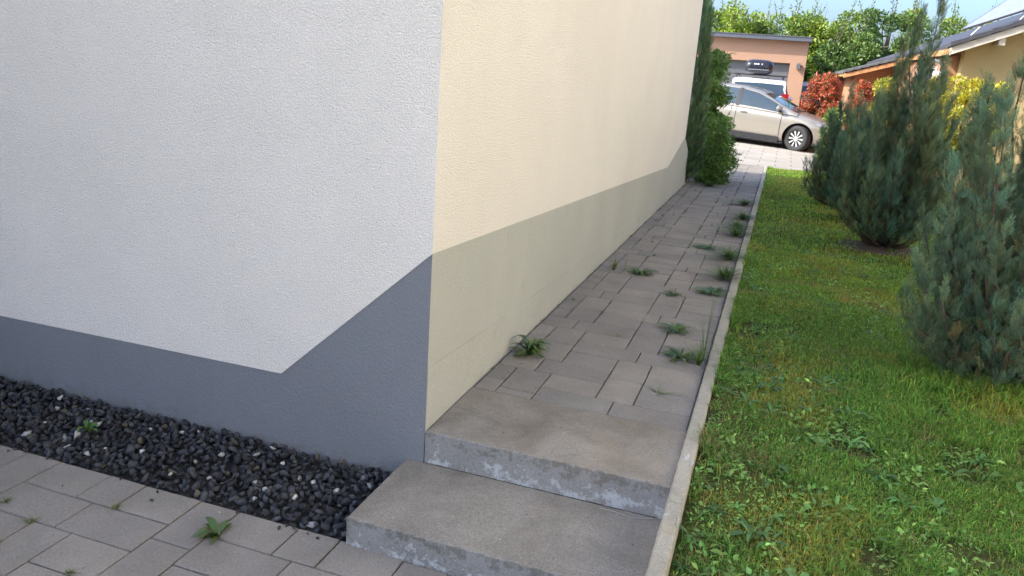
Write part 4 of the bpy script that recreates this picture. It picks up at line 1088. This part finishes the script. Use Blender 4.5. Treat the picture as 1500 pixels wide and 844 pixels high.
for q in range(70):
    cx0 = XK1 + .012 + abs(r.normal(0, .018)); cy0 = r.uniform(-1.0, 9); m_ = int(r.uniform(14, 46)); hh = r.uniform(.03, .085)
    X = cx0 + r.normal(0, .012, m_); X = np.maximum(X, XK1 + .003); Y = cy0 + r.normal(0, .02, m_)
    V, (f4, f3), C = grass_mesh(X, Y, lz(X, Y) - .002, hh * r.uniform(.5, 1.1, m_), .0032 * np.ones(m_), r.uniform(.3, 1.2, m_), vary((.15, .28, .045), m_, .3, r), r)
    VV.append(V); F4.append(f4 + k); F3.append(f3 + k); CC.append(C); k += len(V)
for q in range(170):
    cx0 = r.uniform(XK1 + .05, 3.0); cy0 = r.uniform(-1.2, 6); m_ = int(r.uniform(12, 40)); hh = r.uniform(.04, .075)
    X = cx0 + r.normal(0, .02, m_); X = np.maximum(X, XK1 + .003); Y = cy0 + r.normal(0, .02, m_)
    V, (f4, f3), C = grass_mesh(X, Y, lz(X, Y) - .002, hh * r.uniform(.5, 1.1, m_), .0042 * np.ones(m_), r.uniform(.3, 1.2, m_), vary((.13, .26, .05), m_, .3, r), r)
    VV.append(V); F4.append(f4 + k); F3.append(f3 + k); CC.append(C); k += len(V)
me = np_mesh('grass_tussocks', np.concatenate(VV), [np.concatenate(F4), np.concatenate(F3)], np.concatenate(CC))
tag(link('grass_tussocks', me, MAT['grass']), 'longer coarse grass tussocks along the kerb and scattered through the lawn', 'grass', kind='stuff')
# broad leaved weeds in the lawn
n = 42000; X, Y = sample(n, XK1+.01, 3.3, -1.3, 7)
cl_ = vnoise(X, Y, .28, 21)*.7 + vnoise(X, Y, .09, 22)*.5; keep = (cl_ > .55) & (r.random(n) < np.clip(1.2 - Y/9, .2, 1)); X, Y = X[keep], Y[keep]; m_ = len(X)
a = r.uniform(0, 2*math.pi, m_); D = np.stack([np.cos(a), np.sin(a), r.uniform(.0, .7, m_)], 1); P = np.stack([X, Y, lz(X, Y) + r.uniform(.006, .024, m_)], 1)
s = r.uniform(.010, .026, m_)*(1 + .6*(vnoise(X, Y, .2, 44) > .62))
V, F, C = leaves(P, D, unit(r.normal(0, .35, (m_, 3)) + np.array([0, 0, 1])), s, s*r.uniform(.3, .65, m_), vary((.15, .29, .06), m_, .33, r, .14), .08)
me = np_mesh('lawn_weeds', V, [F], C); tag(link('lawn_weeds', me, MAT['leaf']), 'broad leaved clover and dandelion foliage among the lawn grass', 'weeds', kind='stuff')

r = np.random.default_rng(64); VV = []; FF = []; CC = []; k = 0
for q in range(430):
    x, y = r.uniform(XK1 + .03, 3.1), r.uniform(-1.2, 4.5)
    if vnoise(np.array([x]), np.array([y]), .33, 51)[0] < .42: continue
    z = float(lz(np.array([x]), np.array([y]))[0]) + .004; nl = r.integers(6, 13); base = vary((.10, .215, .055), 1, .25, r, .1)[0]; rad = r.uniform(.035, .085)
    for i in range(nl):
        a = r.uniform(0, 6.28); L_ = rad*r.uniform(.6, 1.15); up = r.uniform(.15, .9); wd = L_*r.uniform(.16, .30); d = np.array([math.cos(a), math.sin(a), 0]); sd_ = np.array([-math.sin(a), math.cos(a), 0]); rows = []
        for t, ww in ((0, .2), (.3, .75), (.62, 1.0), (.85, .7), (1, .05)):
            c0 = np.array([x, y, z]) + d*L_*t + np.array([0, 0, L_*up*math.sin(t*2.5)*.55]); rows += [c0 - sd_*wd*ww*.5 + np.array([0, 0, .0018*ww]), c0, c0 + sd_*wd*ww*.5 + np.array([0, 0, .0018*ww])]
        VV.append(np.array(rows)); FF.append(np.array([[k+m_*3+j, k+m_*3+j+1, k+m_*3+j+4, k+m_*3+j+3] for m_ in range(4) for j in range(2)])); CC.append(np.tile(base*r.uniform(.75, 1.3), (15, 1))); k += 15
me = np_mesh('lawn_rosettes', np.concatenate(VV), [np.concatenate(FF)], np.concatenate(CC))
tag(link('lawn_rosettes', me, MAT['leaf']), 'low plantain and dandelion rosettes spread through the near lawn', 'weeds', kind='stuff')

# ------------------------------------------------------------------ weeds in the joints
def rosette(x, y, z, rad, nleaf_, label, cols, seed, upr=.35, wid=.22, group='weeds growing in the path joints', teeth=True, name='weed'):
    nleaf = nleaf_ if not teeth else int(nleaf_ * 2.0)
    r = np.random.default_rng(seed); V = []; F = []; C = []; k = 0
    for i in range(nleaf):
        a = r.uniform(0, 2*math.pi); L_ = rad*r.uniform(.6, 1.1); el_ = r.uniform(.08, upr*2); d = np.array([math.cos(a), math.sin(a), 0]); s_ = np.array([-math.sin(a), math.cos(a), 0]); seg = 9
        col = vary(cols[r.integers(0, len(cols))], 1, .18, r)[0]; rows = []
        for q in range(seg+1):
            t = q/seg; c = d*L_*t*math.cos(el_*(1-t*.6)) + np.array([0, 0, L_*math.sin(el_)*math.sin(t*2.4)*.75 + .002])
            w = L_*wid*math.sin(math.pi*min(1, .08+t*.92))**.8*.5*(1 if not teeth or q % 2 else .45); rows.append((c - s_*w, c, c + s_*w*1.0))
        vs = np.array([p for rr_ in rows for p in rr_]); vs[1::3, 2] -= .0015; V.append(vs)
        for q in range(seg):
            for j in range(2): F.append((k+q*3+j, k+q*3+j+1, k+(q+1)*3+j+1, k+(q+1)*3+j))
        C.append(np.tile(col, (len(vs), 1))); k += len(vs)
    me = np_mesh(name, np.concatenate(V), [np.array(F)], np.concatenate(C)); o = link(name, me, MAT['leaf'], None, (x, y, z)); tag(o, label, 'weed', group); return o
def tuft(x, y, z, h, n, label, cols, seed, w=.003, spread=.6, name='grass_tuft', flat=1.0, group='weeds growing in the path joints'):
    r = np.random.default_rng(seed); V = []; F = []; C = []; k = 0
    for i in range(n):
        a = r.uniform(0, 2*math.pi); L_ = h*r.uniform(.45, 1.1); sp = r.uniform(.1, spread); d = np.array([math.cos(a), math.sin(a), 0]); s_ = np.array([-math.sin(a), math.cos(a), 0]); b0 = d*r.uniform(0, .012); seg = 5
        col = vary(cols[r.integers(0, len(cols))], 1, .2, r)[0]
        for q in range(seg+1):
            t = q/seg; c = b0 + d*L_*sp*t**1.5 + np.array([0, 0, L_*flat*(t - .35*sp*t*t)]); ww = w*(1-t*.85)*.5; V += [c - s_*ww, c + s_*ww]; C += [col, col]
        for q in range(seg): F.append((k+q*2, k+q*2+1, k+q*2+3, k+q*2+2))
        k += (seg+1)*2
    me = np_mesh(name, np.array(V), [np.array(F)], np.array(C)); o = link(name, me, MAT['grass'], None, (x, y, z)); tag(o, label, 'weed', group); return o
GR = [(.06,.12,.03),(.085,.16,.04),(.12,.20,.05)]; PG = [(.14,.19,.07),(.2,.22,.09)]
pz = pathz
rosette(.126, 1.10, pz(1.1), .125, 26, 'large bushy dandelion against the wall near steps', GR, 1, .65, .24)
tuft(.126, 1.10, pz(1.1), .10, 40, 'grass blades growing through the large dandelion near the steps', GR, 101, .004, 1.1)
rosette(.81, 1.97, pz(2), .13, 24, 'flat dark green weed right of the path centre, just beyond the kerb grass', GR, 2, .18, .16)
tuft(1.025, 1.50, pz(1.5), .44, 16, 'tall thin grass stalks leaning against the kerb', PG+GR, 3, .003, .35)
tuft(1.01, 1.42, pz(1.4), .17, 60, 'thick low grass clump at the foot of the tall kerb stalks', GR, 4, .0045, 1.2)
rosette(.90, 1.48, pz(1.5), .14, 22, 'spreading weed left of the kerb grass clump', GR, 5, .2, .15)
tuft(.14, 3.30, pz(3.3), .13, 34, 'pale yellow green seedlings near the wall halfway up the path', [(.2,.27,.08),(.14,.2,.06)], 6, .005, .9)
tuft(.21, 3.45, pz(3.4), .2, 8, 'thin upright pale seedling just behind the pale clump', [(.2,.27,.08)], 7, .003, .4)
rosette(.36, 3.30, pz(3.3), .14, 24, 'dark flat weed right of the pale seedlings', GR, 8, .2, .15)
rosette(.75, 4.66, pz(4.7), .15, 20, 'wide flat weed in the upper middle of the path', GR, 9, .12, .12)
rosette(.68, 2.82, pz(2.8), .10, 14, 'small flat weed left of the leafy one by the kerb', GR, 10, .12, .13)
rosette(.95, 3.02, pz(3), .15, 20, 'leafy weed at the kerb beyond the tall stalks', GR, 11, .2, .2)
tuft(.50, 1.67, pz(1.7), .07, 12, 'tiny trailing weed in the joint near the path centre', [(.12,.17,.05)], 12, .004, 1.8, flat=.3)
tuft(.86, .90, pz(.9), .08, 14, 'small trailing weed in the joint nearest the upper step', GR, 13, .005, 2.0, flat=.25)
i = 14
for (x, y, s, lab) in [(1.0, 3.55, .15, 'grass tuft at the kerb, just beyond the leafy weed'), (.98, 4.3, .15, 'grass tuft at the kerb, level with the wide flat weed'),
                    (.97, 5.5, .16, 'denser grass tuft along the kerb beyond the wide flat weed'), (.96, 5.95, .13, 'grass tuft along the kerb, middle of the far row'), (.98, 6.6, .14, 'grass tuft along the kerb, second from the far end of the row'), (.95, 7.75, .14, 'grass tuft at the kerb nearest the driveway'),
                    (.25, 9.6, .16, 'grass clump under the green shrub'), (.36, 9.3, .13, 'grass clump on the path in front of the green shrub')]:
    tuft(x, y, pz(y), s*1.9, 220, lab, GR, i, .008, 1.5, flat=.42); i += 1
for (x, y, lab) in [(.07, 2.28, 'dry little weed in the wall side joint'), (.355, 4.02, 'tiny dark weed beyond the flat weed near the wall'), (.244, 4.6, 'tiny dark weed, second beyond the pale seedlings'),
                    (.12, 5.2, 'small weed hugging the wall far up the path'), (.09, 5.8, 'farthest small weed hugging the wall'), (.755, 7.6, 'flat dark weed far up the path centre')]:
    tuft(x, y, pz(y), .07 if x > .7 else .05, 22, lab, GR, i, .005, 1.8, flat=.35); i += 1
g2 = 'weeds growing in the lower paving joints'
rosette(-.547, -.655, 0, .105, 12, 'long leaved dandelion growing in the lower paving near the steps', [(.10,.15,.05),(.12,.17,.06)], 40, .35, .26, g2, False)
tuft(-.547, -.655, 0, .07, 14, 'short grass blades at the foot of the lower paving dandelion', [(.11,.16,.04)], 41, .004, 1.3, group=g2, flat=.6)
for (x, y, lab) in [(-1.231,-.874,'mossy sprig in a lower paving joint at the left'), (-.856,-1.045,'bright moss tuft at the bottom edge of the lower paving'), (-1.22,-1.03,'pale sprig at the lower left corner of the paving'), (-1.434,-.812,'pale sprig at the left edge beside the gravel'), (-1.022,-.671,'tiny green speck in the joint near the gravel')]:
    tuft(x, y, 0, .03, 26, lab, [(.16,.2,.05),(.12,.16,.04)], i, .004, 1.6, group=g2, flat=.5); i += 1
rosette(-1.555, -.29, .04, .085, 6, 'single upright bright green weed in the black gravel beside the white stone', [(.10,.19,.04)], 50, .75, .3, None, False)
r = np.random.default_rng(91); VV = []; FF = []; CC = []; k = 0
for q in range(434):
    if q >= 420: x, y, z = r.uniform(-1.9, -.15), -.49 - abs(r.normal(0, .03)), .005
    elif q < 240: x, y, z = r.uniform(-1.9, 1.0), r.uniform(-1.3, -.52), .0015
    elif q < 320: x, y, z = r.uniform(-.05, 1.0), r.uniform(-.48, .5), 0; z = .1215 if y < -.01 else .2715
    else: x, y = r.uniform(.05, 1.03), r.uniform(.6, 6); z = pathz(y) + .0015
    V, F = SV[r.integers(0, 16)]; sc = r.uniform(.0012, .0034) * (1.6 if r.random() < .05 else 1)
    if q >= 420: sc = r.uniform(.008, .013)
    g = r.uniform(.12, .65) if r.random() < .6 and q < 420 else r.uniform(.03, .08); VV.append((V * sc) @ rotm(r).T + np.array([x, y, z])); FF.append(F + k); k += len(V); CC.append(np.tile(np.array([g, g*.96, g*.88]), (len(V), 1)))
me = np_mesh('grit', np.concatenate(VV), [np.concatenate(FF)], np.concatenate(CC)); tag(link('grit', me, MAT['gravel']), 'loose grit and tiny pale crumbs scattered on the paving and steps', 'grit', kind='stuff')
# tiny moss along the joints of the path
r = np.random.default_rng(77); n = 4200; X = r.choice([.012, .122, .308, .588, .775, 1.05], n) + r.normal(0, .004, n); Y = r.uniform(.6, 12.5, n)
keep = (vnoise(X*3, Y, .3, 31) > .6); X, Y = X[keep], Y[keep]; m_ = len(X); a = r.uniform(0, 6.28, m_)
Z = .2701 + SL*(Y-.517) - .004; D = np.stack([np.cos(a), np.sin(a), r.uniform(.1, .9, m_)], 1)
V, F, C = leaves(np.stack([X, Y, Z], 1), D, unit(r.normal(size=(m_, 3))), r.uniform(.006, .018, m_)*(1 + Y/12), .004, vary((.07, .11, .03), m_, .3, r))
me = np_mesh('joint_moss', V, [F], C); tag(link('joint_moss', me, MAT['leaf']), 'fine moss and seedlings in the joints of the upper path', 'moss', kind='stuff')
